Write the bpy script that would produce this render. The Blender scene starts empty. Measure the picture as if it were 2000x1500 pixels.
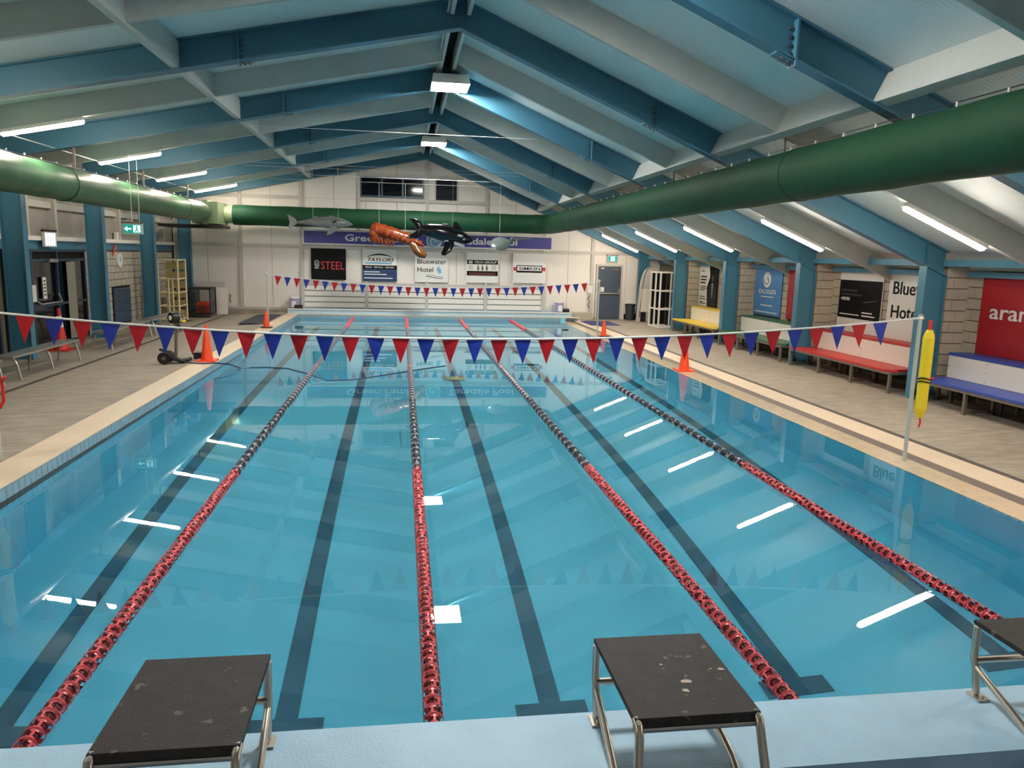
import bpy, bmesh, math, random
from math import sin, cos, pi, sqrt, atan2
from mathutils import Vector, Matrix
random.seed(7)
S = bpy.context.scene
COL = S.collection
# ------------------------------------------------------------------ camera, world, exposure
F_PX, PITCH, YAW, ROLL = 1475.4, 0.1675457, 0.1464094, 0.0260329
cam = bpy.data.cameras.new('camera'); cam_ob = bpy.data.objects.new('camera', cam); COL.objects.link(cam_ob)
cam.sensor_fit = 'HORIZONTAL'; cam.sensor_width = 36; cam.lens = F_PX / 2000 * 36; cam.clip_end = 200; cam.clip_start = .05
_f = Vector((sin(YAW)*cos(PITCH), cos(YAW)*cos(PITCH), -sin(PITCH))); _r = Vector((cos(YAW), -sin(YAW), 0)); _u = _r.cross(_f)
_r2 = _r*cos(ROLL) + _u*sin(ROLL); _u2 = -_r*sin(ROLL) + _u*cos(ROLL)
_M = Matrix((_r2, _u2, -_f)).transposed().to_4x4(); _M.translation = (0, 0, 2.42); cam_ob.matrix_world = _M
S.camera = cam_ob
W = bpy.data.worlds.new('night'); S.world = W; W.use_nodes = True
W.node_tree.nodes['Background'].inputs[0].default_value = (.004, .006, .012, 1)
W.node_tree.nodes['Background'].inputs[1].default_value = 1.0
S.view_settings.view_transform = 'Standard'; S.view_settings.look = 'None'; S.view_settings.gamma = 1.0
S.view_settings.use_curve_mapping = False
S.view_settings.exposure = 0.55
TUBE_E, FLOOD_E = 75.0, 130.0          # lamp strengths
S.cycles.max_bounces = 6; S.cycles.diffuse_bounces = 3; S.cycles.glossy_bounces = 2; S.cycles.transmission_bounces = 4; S.cycles.adaptive_threshold = .04; S.cycles.use_light_tree = False; S.cycles.caustics_reflective = False
S.cycles.sample_clamp_indirect = 30.0

# ------------------------------------------------------------------ materials
def lin(c):
    return tuple(((x/255)/12.92 if x/255 <= .04045 else ((x/255+.055)/1.055)**2.4) for x in c)
MATS = {}
def mat(name, rgb, rough=.55, metal=0., noise=None, bump=None, wave=None, emit=0., spec=None, scratch=None):
    if name in MATS: return MATS[name]
    m = bpy.data.materials.new(name); m.use_nodes = True; nt = m.node_tree; b = nt.nodes['Principled BSDF']
    c = lin(rgb); b.inputs['Base Color'].default_value = (*c, 1); b.inputs['Roughness'].default_value = rough; b.inputs['Metallic'].default_value = metal
    if spec is not None: b.inputs['Specular IOR Level'].default_value = spec
    if emit: b.inputs['Emission Color'].default_value = (*c, 1); b.inputs['Emission Strength'].default_value = emit
    if noise or bump or wave or scratch:
        g = nt.nodes.new('ShaderNodeNewGeometry')
    if noise:                     # (scale, amount, stretch xyz)
        mp = nt.nodes.new('ShaderNodeMapping'); mp.inputs['Scale'].default_value = noise[2] if len(noise) > 2 else (1, 1, 1)
        nt.links.new(g.outputs['Position'], mp.inputs[0])
        n = nt.nodes.new('ShaderNodeTexNoise'); n.inputs['Scale'].default_value = noise[0]; n.inputs['Detail'].default_value = 5; n.inputs['Roughness'].default_value = .6
        nt.links.new(mp.outputs[0], n.inputs['Vector'])
        r = nt.nodes.new('ShaderNodeValToRGB'); a = noise[1]
        r.color_ramp.elements[0].position = .3; r.color_ramp.elements[1].position = .7
        r.color_ramp.elements[0].color = (*[max(0, x*(1-a)) for x in c], 1); r.color_ramp.elements[1].color = (*[min(1, x*(1+a)) for x in c], 1)
        nt.links.new(n.outputs[0], r.inputs[0]); last = r.outputs[0]
        if scratch:               # (scale, threshold, colour): worn patches
            n2 = nt.nodes.new('ShaderNodeTexNoise'); n2.inputs['Scale'].default_value = scratch[0]; n2.inputs['Detail'].default_value = 3
            nt.links.new(g.outputs['Position'], n2.inputs['Vector'])
            r2 = nt.nodes.new('ShaderNodeValToRGB'); r2.color_ramp.elements[0].position = scratch[1]; r2.color_ramp.elements[1].position = scratch[1]+.03
            nt.links.new(n2.outputs[0], r2.inputs[0])
            mx = nt.nodes.new('ShaderNodeMix'); mx.data_type = 'RGBA'; nt.links.new(r2.outputs[0], mx.inputs[0]); nt.links.new(last, mx.inputs[6]); mx.inputs[7].default_value = (*lin(scratch[2]), 1)
            last = mx.outputs[2]
        nt.links.new(last, b.inputs['Base Color'])
    if bump or wave:
        bp = nt.nodes.new('ShaderNodeBump'); bp.inputs['Distance'].default_value = (wave or bump)[1]; bp.inputs['Strength'].default_value = .8
        if wave:                  # (pitch in metres, depth, axis)
            w = nt.nodes.new('ShaderNodeTexWave'); w.bands_direction = wave[2]; w.inputs['Scale'].default_value = .314/wave[0]; w.wave_profile = 'SIN'
            nt.links.new(g.outputs['Position'], w.inputs['Vector']); nt.links.new(w.outputs['Fac'], bp.inputs['Height'])
        else:
            n3 = nt.nodes.new('ShaderNodeTexNoise'); n3.inputs['Scale'].default_value = bump[0]; n3.inputs['Detail'].default_value = 4
            nt.links.new(g.outputs['Position'], n3.inputs['Vector']); nt.links.new(n3.outputs[0], bp.inputs['Height'])
        nt.links.new(bp.outputs[0], b.inputs['Normal'])
    MATS[name] = m
    return m
steel_blue = mat('steel_blue_paint', (72, 128, 153), .45)
steel_lite = mat('steel_blue_bar', (94, 150, 176), .45)
timber = mat('grey_painted_timber', (206, 209, 204), .55, noise=(3, .05, (1, 1, 1)))
ceil_m = mat('ceiling_panel', (226, 238, 238), .5, wave=(.06, .003, 'Y'))
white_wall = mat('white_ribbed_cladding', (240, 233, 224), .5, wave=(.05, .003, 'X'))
shaded_wall_y = mat('shaded_grey_cladding_side', (164, 158, 150), .5, wave=(.05, .003, 'Y'))  # greyish cladding, darkened further with the duct's shade put into its colour
white_pt = mat('white_paint', (240, 234, 224), .5)
trim_m = mat('wall_frame_paint', (200, 195, 187), .5)
block_m = mat('concrete_block', (188, 179, 162), .85, noise=(1.1, .12), bump=(60, .004))
mortar = mat('block_mortar', (120, 111, 96), .9)
conc = mat('brushed_concrete', (160, 149, 134), .75, noise=(2.2, .22, (1, 4, 1)), bump=(90, .003))
conc_r = mat('smooth_deck_concrete', (158, 146, 130), .55, noise=(2.4, .25, (1, 3.5, 1)), bump=(40, .002))
cream = mat('cream_tile', (226, 204, 176), .4, noise=(2, .06))
cream_wet = mat('wet_cream_tile', (222, 200, 170), .10, noise=(6, .10))
grate_m = mat('gutter_grate', (108, 95, 86), .6, noise=(30, .15))
drain_m = mat('slot_drain', (78, 68, 64), .6)
pool_m = mat('pool_paint', (104, 212, 246), .6)
line_m = mat('lane_line_tile', (34, 96, 124), .5)
tile_b = mat('pool_edge_tile', (150, 180, 194), .25, noise=(9, .10))
grout_b = mat('pool_edge_grout', (176, 206, 214), .6)
ledge_m = mat('pale_blue_ledge_paint', (178, 216, 240), .5, noise=(5, .05), bump=(70, .003))
lower_m = mat('blue_floor_paint', (126, 152, 178), .5, noise=(6, .08), bump=(70, .004))
duct_m = mat('green_duct_fabric', (24, 72, 46), .65, spec=.3, noise=(1.4, .10), bump=(3, .01))
duct_b = mat('green_duct_metal', (150, 168, 130), .45)
seam_m = mat('duct_seam', (26, 62, 44), .6)
black_m = mat('black_plastic', (26, 26, 28), .45)
dark_m = mat('dark_recess', (12, 13, 15), .9)
stain = mat('stainless_steel', (214, 204, 190), .34, .9)
alu = mat('aluminium', (190, 188, 182), .38, .85)
galv = mat('grey_steel_frame', (118, 110, 100), .5, .3)
grit = mat('black_grit_board', (44, 40, 39), .62, noise=(14, .35), bump=(160, .006), scratch=(13, .665, (104, 96, 90)))
orange = mat('orange_cone_plastic', (255, 78, 28), .4)
redcone = mat('red_plastic', (226, 44, 36), .4)
white_pl = mat('white_plastic', (236, 234, 228), .4)
red_fl = mat('red_pennant', (198, 18, 38), .55)
blue_fl = mat('blue_pennant', (26, 54, 168), .55)
yel = mat('yellow_foam', (244, 214, 40), .5)
navy = mat('navy_float', (26, 28, 54), .35)
redfl = mat('red_float', (232, 84, 92), .35)
redin = mat('dark_red_core', (128, 14, 24), .4)
whitefl = mat('white_float', (186, 178, 188), .35)
cable_m = mat('white_cable', (236, 236, 232), .5)
glass_d = mat('dark_glass', (10, 14, 18), .06)
alum_d = mat('dark_blue_aluminium', (58, 78, 96), .4, .2)
door_m = mat('slate_door', (66, 80, 96), .45)
sign_b = mat('indigo_sign', (62, 62, 150), .4)
txt_w = mat('white_print', (238, 236, 232), .5)
txt_k = mat('black_print', (16, 16, 19), .65, spec=.2)
txt_r = mat('red_print', (206, 60, 62), .5)
txt_b = mat('blue_print', (120, 176, 214), .5)
seat_m = {k: mat(k+'_seat', c, .4) for k, c in (('yellow', (238, 204, 60)), ('green', (50, 100, 72)), ('red', (190, 38, 36)), ('blue', (48, 76, 166)))}
mat_rub = mat('blue_rubber_mat', (58, 62, 112), .8, bump=(120, .004))
pipe_w = mat('white_pvc_pipe', (236, 230, 220), .4)
pipe_c = mat('cream_pvc_pipe', (236, 220, 176), .45)
tube_glow = mat('tube_diffuser', (255, 240, 222), .5, emit=TUBE_E)
flood_glow = mat('flood_diffuser', (255, 250, 243), .5, emit=FLOOD_E)
exit_green = mat('exit_sign_green', (20, 140, 128), .5, emit=.6)
exit_white = mat('exit_sign_white', (225, 250, 255), .5, emit=.7)

# water: clear, refracting
water_m = bpy.data.materials.new('pool_water'); water_m.use_nodes = True
nt = water_m.node_tree; nt.nodes.clear()
o_ = nt.nodes.new('ShaderNodeOutputMaterial'); g_ = nt.nodes.new('ShaderNodeBsdfGlass'); g_.inputs['Roughness'].default_value = 0; g_.inputs['IOR'].default_value = 1.333
g_.inputs['Color'].default_value = (.91, .99, 1, 1)
geo = nt.nodes.new('ShaderNodeNewGeometry'); nz = nt.nodes.new('ShaderNodeTexNoise'); nz.inputs['Scale'].default_value = 2.2; nz.inputs['Detail'].default_value = 2
bp_ = nt.nodes.new('ShaderNodeBump'); bp_.inputs['Strength'].default_value = .35; bp_.inputs['Distance'].default_value = .0005
nt.links.new(geo.outputs['Position'], nz.inputs['Vector']); nt.links.new(nz.outputs[0], bp_.inputs['Height']); nt.links.new(bp_.outputs[0], g_.inputs['Normal'])
nt.links.new(g_.outputs[0], o_.inputs[0])

# ------------------------------------------------------------------ mesh building
class B:
    def __init__(s): s.v = []; s.f = []; s.mi = []
    def add(s, vs, fs, m=0):
        k = len(s.v); s.v += [tuple(x) for x in vs]; s.f += [tuple(i+k for i in f) for f in fs]; s.mi += [m]*len(fs); return s
    def box(s, x0, x1, y0, y1, z0, z1, m=0):
        return s.add([(x0, y0, z0), (x1, y0, z0), (x1, y1, z0), (x0, y1, z0), (x0, y0, z1), (x1, y0, z1), (x1, y1, z1), (x0, y1, z1)],
                     [(3, 2, 1, 0), (4, 5, 6, 7), (0, 1, 5, 4), (1, 2, 6, 5), (2, 3, 7, 6), (3, 0, 4, 7)], m)
    def prism(s, poly, ax, c0, c1, m=0):      # poly: 2D points in the two other axes, in order; extruded along axis ax
        n = len(poly)
        def P(a, b, c): return {'x': (c, a, b), 'y': (a, c, b), 'z': (a, b, c)}[ax]
        vs = [P(a, b, c0) for a, b in poly]+[P(a, b, c1) for a, b in poly]
        return s.add(vs, [tuple(range(n))[::-1], tuple(range(n, 2*n))]+[(i, (i+1) % n, n+(i+1) % n, n+i) for i in range(n)], m)
    def tube(s, pts, r, n=8, m=0, cap=True, ry=None):
        pts = [Vector(p) for p in pts]; k = len(s.v); N = len(pts); up = None
        rr = r if isinstance(r, (list, tuple)) else [r]*N
        for i, p in enumerate(pts):
            d = (pts[min(i+1, N-1)]-pts[max(i-1, 0)]).normalized()
            if up is None:
                a = Vector((0, 0, 1)) if abs(d.z) < .9 else Vector((1, 0, 0)); up = (a-d*a.dot(d)).normalized()
            else: up = (up-d*up.dot(d)).normalized()
            sd = d.cross(up); q = (ry[i] if ry else rr[i])
            for j in range(n):
                t = 2*pi*j/n; s.v.append(tuple(p+up*(rr[i]*cos(t))+sd*(q*sin(t))))
        for i in range(N-1):
            for j in range(n):
                s.f.append((k+i*n+j, k+i*n+(j+1) % n, k+(i+1)*n+(j+1) % n, k+(i+1)*n+j)); s.mi.append(m)
        if cap:
            s.f.append(tuple(k+j for j in range(n))[::-1]); s.mi.append(m); s.f.append(tuple(k+(N-1)*n+j for j in range(n))); s.mi.append(m)
        return s
    def cyl(s, p0, p1, r0, r1=None, n=12, m=0): return s.tube([p0, p1], [r0, r0 if r1 is None else r1], n, m)
    def lathe(s, prof, c, n=20, m=0, sq=0):
        k = len(s.v)
        for r, z in prof:
            for j in range(n): t = 2*pi*(j+.5)/n; s.v.append((c[0]+r*cos(t), c[1]+r*sin(t), c[2]+z))
        for i in range(len(prof)-1):
            for j in range(n): s.f.append((k+i*n+j, k+i*n+(j+1) % n, k+(i+1)*n+(j+1) % n, k+(i+1)*n+j)); s.mi.append(m)
        s.f.append(tuple(k+j for j in range(n))[::-1]); s.mi.append(m); s.f.append(tuple(k+(len(prof)-1)*n+j for j in range(n))); s.mi.append(m)
        return s
    def ell(s, c, r, nu=14, nv=8, m=0, rot=None):
        k = len(s.v); R = rot or Matrix.Identity(3); c = Vector(c)
        for i in range(1, nv):
            a = pi*i/nv
            for j in range(nu): t = 2*pi*j/nu; s.v.append(tuple(c+R @ Vector((r[0]*sin(a)*cos(t), r[1]*sin(a)*sin(t), r[2]*cos(a)))))
        for i in range(nv-2):
            for j in range(nu): s.f.append((k+i*nu+j, k+(i+1)*nu+j, k+(i+1)*nu+(j+1) % nu, k+i*nu+(j+1) % nu)); s.mi.append(m)
        a = len(s.v); s.v.append(tuple(c+R @ Vector((0, 0, r[2])))); s.v.append(tuple(c-R @ Vector((0, 0, r[2]))))
        for j in range(nu):
            s.f.append((a, k+j, k+(j+1) % nu)); s.mi.append(m); q = k+(nv-2)*nu; s.f.append((a+1, q+(j+1) % nu, q+j)); s.mi.append(m)
        return s
    def mesh(s, name, mats, off=(0, 0, 0), smooth=False):
        me = bpy.data.meshes.new(name); me.from_pydata([(x-off[0], y-off[1], z-off[2]) for x, y, z in s.v], [], s.f)
        for m in (mats if isinstance(mats, (list, tuple)) else [mats]): me.materials.append(m)
        me.polygons.foreach_set('material_index', s.mi)
        bm = bmesh.new(); bm.from_mesh(me); bmesh.ops.recalc_face_normals(bm, faces=bm.faces); bm.to_mesh(me); bm.free()
        if smooth:
            me.polygons.foreach_set('use_smooth', [True]*len(me.polygons)); me.set_sharp_from_angle(angle=.7)
        return me
    def part(s, name, mats, parent, smooth=False):     # vertices given in world coordinates
        me = s.mesh(name, mats, ORG[parent.name], smooth); o = bpy.data.objects.new(name, me); COL.objects.link(o); o.parent = parent
        ORG[o.name] = ORG[parent.name]; return o
    def top(s, name, mats, label=None, cat=None, group=None, kind=None, smooth=False):
        xs, ys, zs = zip(*s.v); c = ((min(xs)+max(xs))/2, (min(ys)+max(ys))/2, min(zs))
        o = bpy.data.objects.new(name, s.mesh(name, mats, c, smooth)); COL.objects.link(o); o.location = c; ORG[o.name] = c
        return tag(o, label, cat, group, kind)
ORG = {}
def tag(o, label=None, cat=None, group=None, kind=None):
    if label: o['label'] = label
    if cat: o['category'] = cat
    if group: o['group'] = group
    if kind: o['kind'] = kind
    return o
def thing(name, label, cat, loc=(0, 0, 0), group=None, kind=None):
    o = bpy.data.objects.new(name, None); COL.objects.link(o); o.location = loc; o.empty_display_size = .2; ORG[o.name] = tuple(loc)
    return tag(o, label, cat, group, kind)
def inst(name, me, parent, at, rot=None):             # another piece sharing a mesh; at: world position
    o = bpy.data.objects.new(name, me); COL.objects.link(o); o.parent = parent; k = ORG[parent.name]
    o.location = (at[0]-k[0], at[1]-k[1], at[2]-k[2])
    if rot: o.rotation_euler = rot
    return o
def text(s, parent, mt, at, face, h, width=None, align='LEFT', bold=0., shear=0., depth=.004, roll=0.):
    """flat lettering; face 'y': read from -y side, face 'x': read from -x side; h: height of a capital"""
    cu = bpy.data.curves.new('lettering', 'FONT'); cu.body = s; cu.size = h/.72; cu.align_x = align; cu.extrude = depth; cu.offset = bold*h; cu.shear = shear; cu.resolution_u = 3
    tmp = bpy.data.objects.new('lettering', cu); COL.objects.link(tmp); bpy.context.view_layer.update()
    me = bpy.data.meshes.new_from_object(tmp.evaluated_get(bpy.context.evaluated_depsgraph_get())); bpy.data.objects.remove(tmp); bpy.data.curves.remove(cu)
    xs = [v.co.x for v in me.vertices]; k = 1.
    if width and xs: k = width/(max(xs)-min(xs))
    R = Matrix.Scale(k, 4, Vector((1, 0, 0)))
    if roll: R = Matrix.Rotation(roll, 4, 'Z') @ R
    R = (Matrix(((1, 0, 0, 0), (0, 0, -1, 0), (0, 1, 0, 0), (0, 0, 0, 1))) if face == 'y' else Matrix(((0, 0, -1, 0), (-1, 0, 0, 0), (0, 1, 0, 0), (0, 0, 0, 1)))) @ R
    me.transform(R); me.materials.clear(); me.materials.append(mt); me.name = 'lettering'
    return inst('lettering', me, parent, at)

# ------------------------------------------------------------------ hall dimensions (metres; z = 0 is the water, y runs down the pool)
XR, ZA, SL, SR = .89, 5.90, .205, .412      # ridge x, underside of steel at ridge, slopes
def zb(x): return ZA-SL*(XR-x) if x < XR else ZA-SR*(x-XR)
DEP = .45                                    # rafter depth
FR = [-5.4, -.95, 3.55, 8.1, 12.6, 17.0, 21.2, 25.3, 29.4]
MID = [-3.1, 1.3, 5.85, 10.35, 14.8, 19.15, 23.3, 27.35]
XL, XRW = -8.3, 10.25                        # side walls
Y0, YF, YB = 3.41, 28.41, 29.55              # pool near end, pool far end, far wall
PX0, PX1 = -3.75, 6.0                        # pool sides
YN = -6.0                                    # wall behind the camera
# ---- pool basin
def zfl(y): return -2.1+(y-Y0)/(YF-Y0)*.85
pf = B().add([(PX0, Y0, zfl(Y0)), (PX1, Y0, zfl(Y0)), (PX1, YF, zfl(YF)), (PX0, YF, zfl(YF))], [(0, 1, 2, 3)]).top('floor_pool', pool_m, 'turquoise painted bottom of the swimming pool with dark lane lines', 'pool floor', kind='structure')
for lx in (-2.84, -.86, 1.16, 3.18, 5.10):
    b = B()
    def strip(x0, x1, y0, y1):
        b.add([(x0, y0, zfl(y0)+.012), (x1, y0, zfl(y0)+.012), (x1, y1, zfl(y1)+.012), (x0, y1, zfl(y1)+.012), (x0, y0, zfl(y0)), (x1, y0, zfl(y0)), (x1, y1, zfl(y1)), (x0, y1, zfl(y1))],
              [(0, 1, 2, 3), (4, 5, 1, 0), (5, 6, 2, 1), (6, 7, 3, 2), (7, 4, 0, 3)])
    strip(lx-.085, lx+.085, 5.36, 26.6); strip(lx-.28, lx+.28, 5.16, 5.36); strip(lx-.3, lx+.3, 26.6, 26.8)
    b.part('lane_line', line_m, pf)
wl = B().box(PX0-.2, PX0, Y0, YF, -2.2, .0).top('wall_pool_left', pool_m, 'pool side wall below the cream coping with a band of pale blue tiles', 'pool wall', kind='structure')
B().box(PX0-.2, PX0-.004, Y0, YF, .0, .125).part('grout_bed', grout_b, wl)
tm = B().box(0, .012, 0, .112, 0, .118).mesh('tile', tile_b)
y = Y0+.004
while y < YF-.1:
    inst('tile', tm, wl, (PX0-.008, y, .004)); y += .122 if y < 20 else .122
wr = B().box(PX1, PX1+.2, Y0, YF, -2.2, -.036).top('wall_pool_right', pool_m, 'pool side wall under the flush overflow edge', 'pool wall', kind='structure')
wf = B().box(PX0-.2, PX1+.2, YF, YF+.2, -2.2, .125).top('wall_pool_far', [pool_m], 'far end wall of the pool with a tiled waterline', 'pool wall', kind='structure')
b = B()
for i in range(80): b.box(PX0+i*.122+.003, PX0+i*.122+.117, YF-.012, YF+.002, .004, .122)
tag(b.part('tile_band', tile_b, wf), kind='stuff')
wn = B().box(PX0-.2, PX1+.2, Y0-.2, Y0, -2.2, .0).top('wall_pool_near', pool_m, 'near end wall of the pool under the pale blue ledge', 'pool wall', kind='structure')
# ---- water
B().add([(PX0, Y0, 0), (PX1, Y0, 0), (PX1, YF, 0), (PX0, YF, 0)], [(0, 1, 2, 3)]).top('water_surface', water_m, 'still clear water filling the swimming pool', 'water', kind='structure')
# ---- near ledge and lower floor
led = B().box(-9, 10.2, 2.9, Y0, -.6, .145).top('floor_near_ledge', ledge_m, 'pale blue painted concrete ledge carrying the starting blocks', 'ledge', kind='structure')
B().box(-9, 10.2, YN, 2.9, -.6, -.28).top('floor_near', lower_m, 'blue grey painted floor a step below the pale blue ledge', 'floor', kind='structure')
# ---- left deck
cop = B().prism([(PX0, .125), (PX0+.012, .135), (PX0+.008, .148), (PX0-.42, .148), (PX0-.42, -.2), (PX0, -.2)], 'y', Y0, YF+.9).top('floor_coping', cream, 'cream coping strip along the pool edge opposite the coloured benches', 'coping', kind='structure')
B().box(XL-.2, PX0-.43, Y0, YB, -.6, -.02).top('floor_left', mortar, 'concrete pool deck with slot drain and aluminium benches', 'pool deck', kind='structure')
fl = bpy.data.objects['floor_left']
def slab(x0, z0, x1, z1, y0, y1): return B().prism([(x0, z0), (x1, z1), (x1, -.02), (x0, -.02)], 'y', y0, y1)
yy = [Y0, 8.1, 12.6, 17.0, 21.2, 25.3, YB]
for a, c in zip(yy[:-1], yy[1:]):
    slab(-5.3, .085, PX0-.43, .146, a+.004, c-.004).part('slab', conc, fl)
    slab(-6.33, .03, -5.308, .0845, a+.004, c-.004).part('slab', conc, fl)
    slab(XL, .04, -6.45, .03, a+.004, c-.004).part('slab', conc, fl)
B().box(-6.442, -6.338, Y0, YB-.5, -.02, .024).part('slot_drain', drain_m, fl)
# ---- right deck: flush wet edge, gutter, cream band, slot drain, concrete
fr = B().box(PX1+.2, XRW+.1, Y0, YB, -.6, -.04).top('floor_right', mortar, 'concrete pool deck with cream bands and gutters before the benches', 'pool deck', kind='structure')
B().prism([(PX1, -.035), (PX1, -.004), (PX1+.01, .001), (PX1+.38, .004), (PX1+.38, -.035)], 'y', Y0, YF).part('overflow_edge', cream_wet, fr)
B().box(PX1+.38, PX1+.58, Y0, YF+.2, -.04, .004).part('gutter_grate', grate_m, fr)
B().prism([(PX1+.58, -.04), (PX1+.58, .010), (7.02, .016), (7.02, -.04)], 'y', Y0, YF+.6).part('tile_band', cream, fr)
B().box(7.02, 7.14, Y0, YF+.6, -.04, .008).part('slot_drain', drain_m, fr)
for a, c in zip(yy[:-1], yy[1:]): slab(7.14, .016, XRW, .03, a+.003, c-.003).part('slab', conc_r, fr)
B().box(PX1+.2, 7.14, YF+.2, YB, -.04, .012).part('slab', conc_r, fr)
# ---- far platform
pl = B().box(PX0-.1, 6.75, YF+.2, 28.95, -.2, .125).top('floor_far_platform', ledge_m, 'pale blue tiled platform in two steps at the far pool end', 'platform', kind='structure')
B().prism([(YF-.01, .125), (YF-.01, .15), (28.7, .15), (28.7, .125)], 'x', PX0-.1, 6.75).part('step_edge', cream, pl)
B().box(PX0-.42, 6.5, 28.7, YB, -.2, .30).part('upper_step', ledge_m, pl)
B().box(PX0-.42, 6.5, 28.66, 28.75, .285, .312).part('step_edge', white_pt, pl)
# ------------------------------------------------------------------ far gable wall
fw = B().prism([(XL-.2, -.1), (XRW+.2, -.1), (XRW+.2, zb(XRW)+DEP), (XR, ZA+DEP+.1), (XL-.2, zb(XL)+DEP)], 'y', YB+.06, YB+.2).top('wall_far', dark_m, 'white ribbed gable wall carrying the blue sign and banners', 'wall', kind='structure')
posts = [-7.75, -5.92, -3.72, .93, 3.21, 5.5, 7.45]
posts_low = [-7.75, -5.92, -3.72, -1.35, .93, 3.21, 5.3]
def panel(x0, x1, z0, z1, m=white_wall):
    n = max(1, round((x1-x0)/1.2)); w = (x1-x0)/n
    for i in range(n):
        a, c = x0+i*w+.006, x0+(i+1)*w-.006; ta, tc = min(z1, zb(a)+DEP), min(z1, zb(c)+DEP)
        if a < XR < c: poly = [(a, z0), (c, z0), (c, tc), (XR, min(z1, ZA+DEP)), (a, ta)]
        else: poly = [(a, z0), (c, z0), (c, tc), (a, ta)]
        if max(ta, tc) > z0+.02: B().prism(poly, 'y', YB+.03, YB+.065).part('panel', m, fw)
ez = [-8.3, -5.92, -3.72]
for x0, x1 in ((-8.3, -5.92), (-5.92, -3.72), (-3.72, -1.35), (-1.35, .93), (.93, 3.21), (3.21, 5.5), (5.5, 7.45), (8.85, 10.25)):
    for z0, z1 in ((.24, 2.577), (2.583, 4.357), (4.363, 7)): panel(x0, x1, z0, z1)
panel(7.45, 8.85, 2.20, 2.60); panel(7.45, 8.85, 2.60, 3.4); panel(7.45, 7.62, .02, 2.2); panel(8.70, 8.85, .02, 2.2)
for px in posts+[-1.62]:
    if px == -1.62: z0, z1 = 3.2, zb(px)+.3
    else: z0, z1 = .1, zb(px)+DEP-.03
    B().box(px-.06, px+.06, YB-.06, YB+.03, z0, z1).part('post', trim_m, fw)
for px in (-1.35, 3.21): B().box(px-.06, px+.06, YB-.05, YB+.03, .3, 2.6).part('post', trim_m, fw)
for x0, x1, z in ((-8.3, -3.72, 2.58), (-3.72, 5.5, 2.56), (-8.3, -3.72, 4.36), (-1.6, 3.2, 4.38), (-1.6, 2.3, 5.28), (-3.72, 5.5, 1.22), (5.5, 10.2, 2.62)):
    if x1 > 9 or z < 9: B().box(x0, min(x1, XR+(ZA+DEP-z)/SR), YB-.045, YB+.03, z-.06, z+.06).part('girt', trim_m, fw)
B().box(-8.3, 7.3, YB-.055, YB+.03, .21, .30).part('bottom_plate', trim_m, fw)
B().box(XL, PX0-.44, YB-.2, YB-.09, .0, .215).top('trim_1', conc, 'low concrete kerb along the gable wall by the mesh cage', 'kerb', kind='structure'); B().box(6.52, 7.5, YB-.2, YB-.09, .0, .26).top('trim_2', block_m, 'low concrete kerb between the platform and the slate door', 'kerb', kind='structure')
for x0, x1 in ((-3.66, -1.41), (-1.29, .87), (.99, 3.15), (3.27, 5.44)):     # boards under the banners
    B().box(x0, x1, YB+.015, YB+.029, .30, 1.165).part('backing', mat('board_backing', (92, 86, 80), .8), fw)
    for i in range(4):
        z = .31+i*.215
        B().box(x0, x1, YB-.02, YB+.014, z+.011, z+.197).part('board', white_pt, fw)
# window and louvre high in the gable
wn1 = B().box(-1.57, .82, YB-.03, YB+.05, 4.47, 5.22).top('window_1', alum_d, 'dark triple window high in the far gable', 'window', kind='structure')
for i in range(3): B().box(-1.5+i*.775, -1.5+i*.775+.70, YB-.045, YB-.031, 4.54, 5.15).part('pane', glass_d, wn1)
lv = B().box(1.2, 2.1, YB-.03, YB+.05, 4.38, 5.26).top('louvre_vent', trim_m, 'dark slatted louvre vent beside the gable window', 'vent')
B().box(1.26, 2.04, YB-.034, YB-.02, 4.44, 5.2).part('backing', dark_m, lv)
sm = B().prism([(0, 0), (-.03, .02), (-.03, .028), (0, .06)], 'x', 0, .78).mesh('slat', mat('dark_slat', (34, 40, 52), .5))
for i in range(12): inst('slat', sm, lv, (1.26, YB-.035, 4.45+i*.0625))
# door in the far wall
d1 = B().box(7.62, 8.70, YB-.05, YB+.03, .0, 2.2).top('door_1', trim_m, 'slate grey exit door with push bar beside the far bin', 'door', kind='structure')
dl = B().box(7.70, 8.62, YB-.08, YB-.051, .03, 1.0).part('lower_leaf', door_m, d1); B().box(7.70, 8.62, YB-.08, YB-.051, 1.015, 2.12).part('upper_leaf', door_m, d1)
b = B().box(7.76, 8.56, YB-.16, YB-.12, 1.04, 1.08)
for x in (7.78, 8.54): b.box(x-.02, x+.02, YB-.16, YB-.08, 1.02, 1.25)
b.part('push_bar', stain, d1); B().box(7.78, 7.95, YB-.088, YB-.08, 1.12, 1.3).part('notice', white_pl, d1); B().box(8.22, 8.55, YB-.13, YB-.08, 1.98, 2.04).part('door_closer', galv, d1); B().box(7.80, 7.92, YB-.086, YB-.08, 2.02, 2.06).part('name_plate', white_pl, d1)
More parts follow.
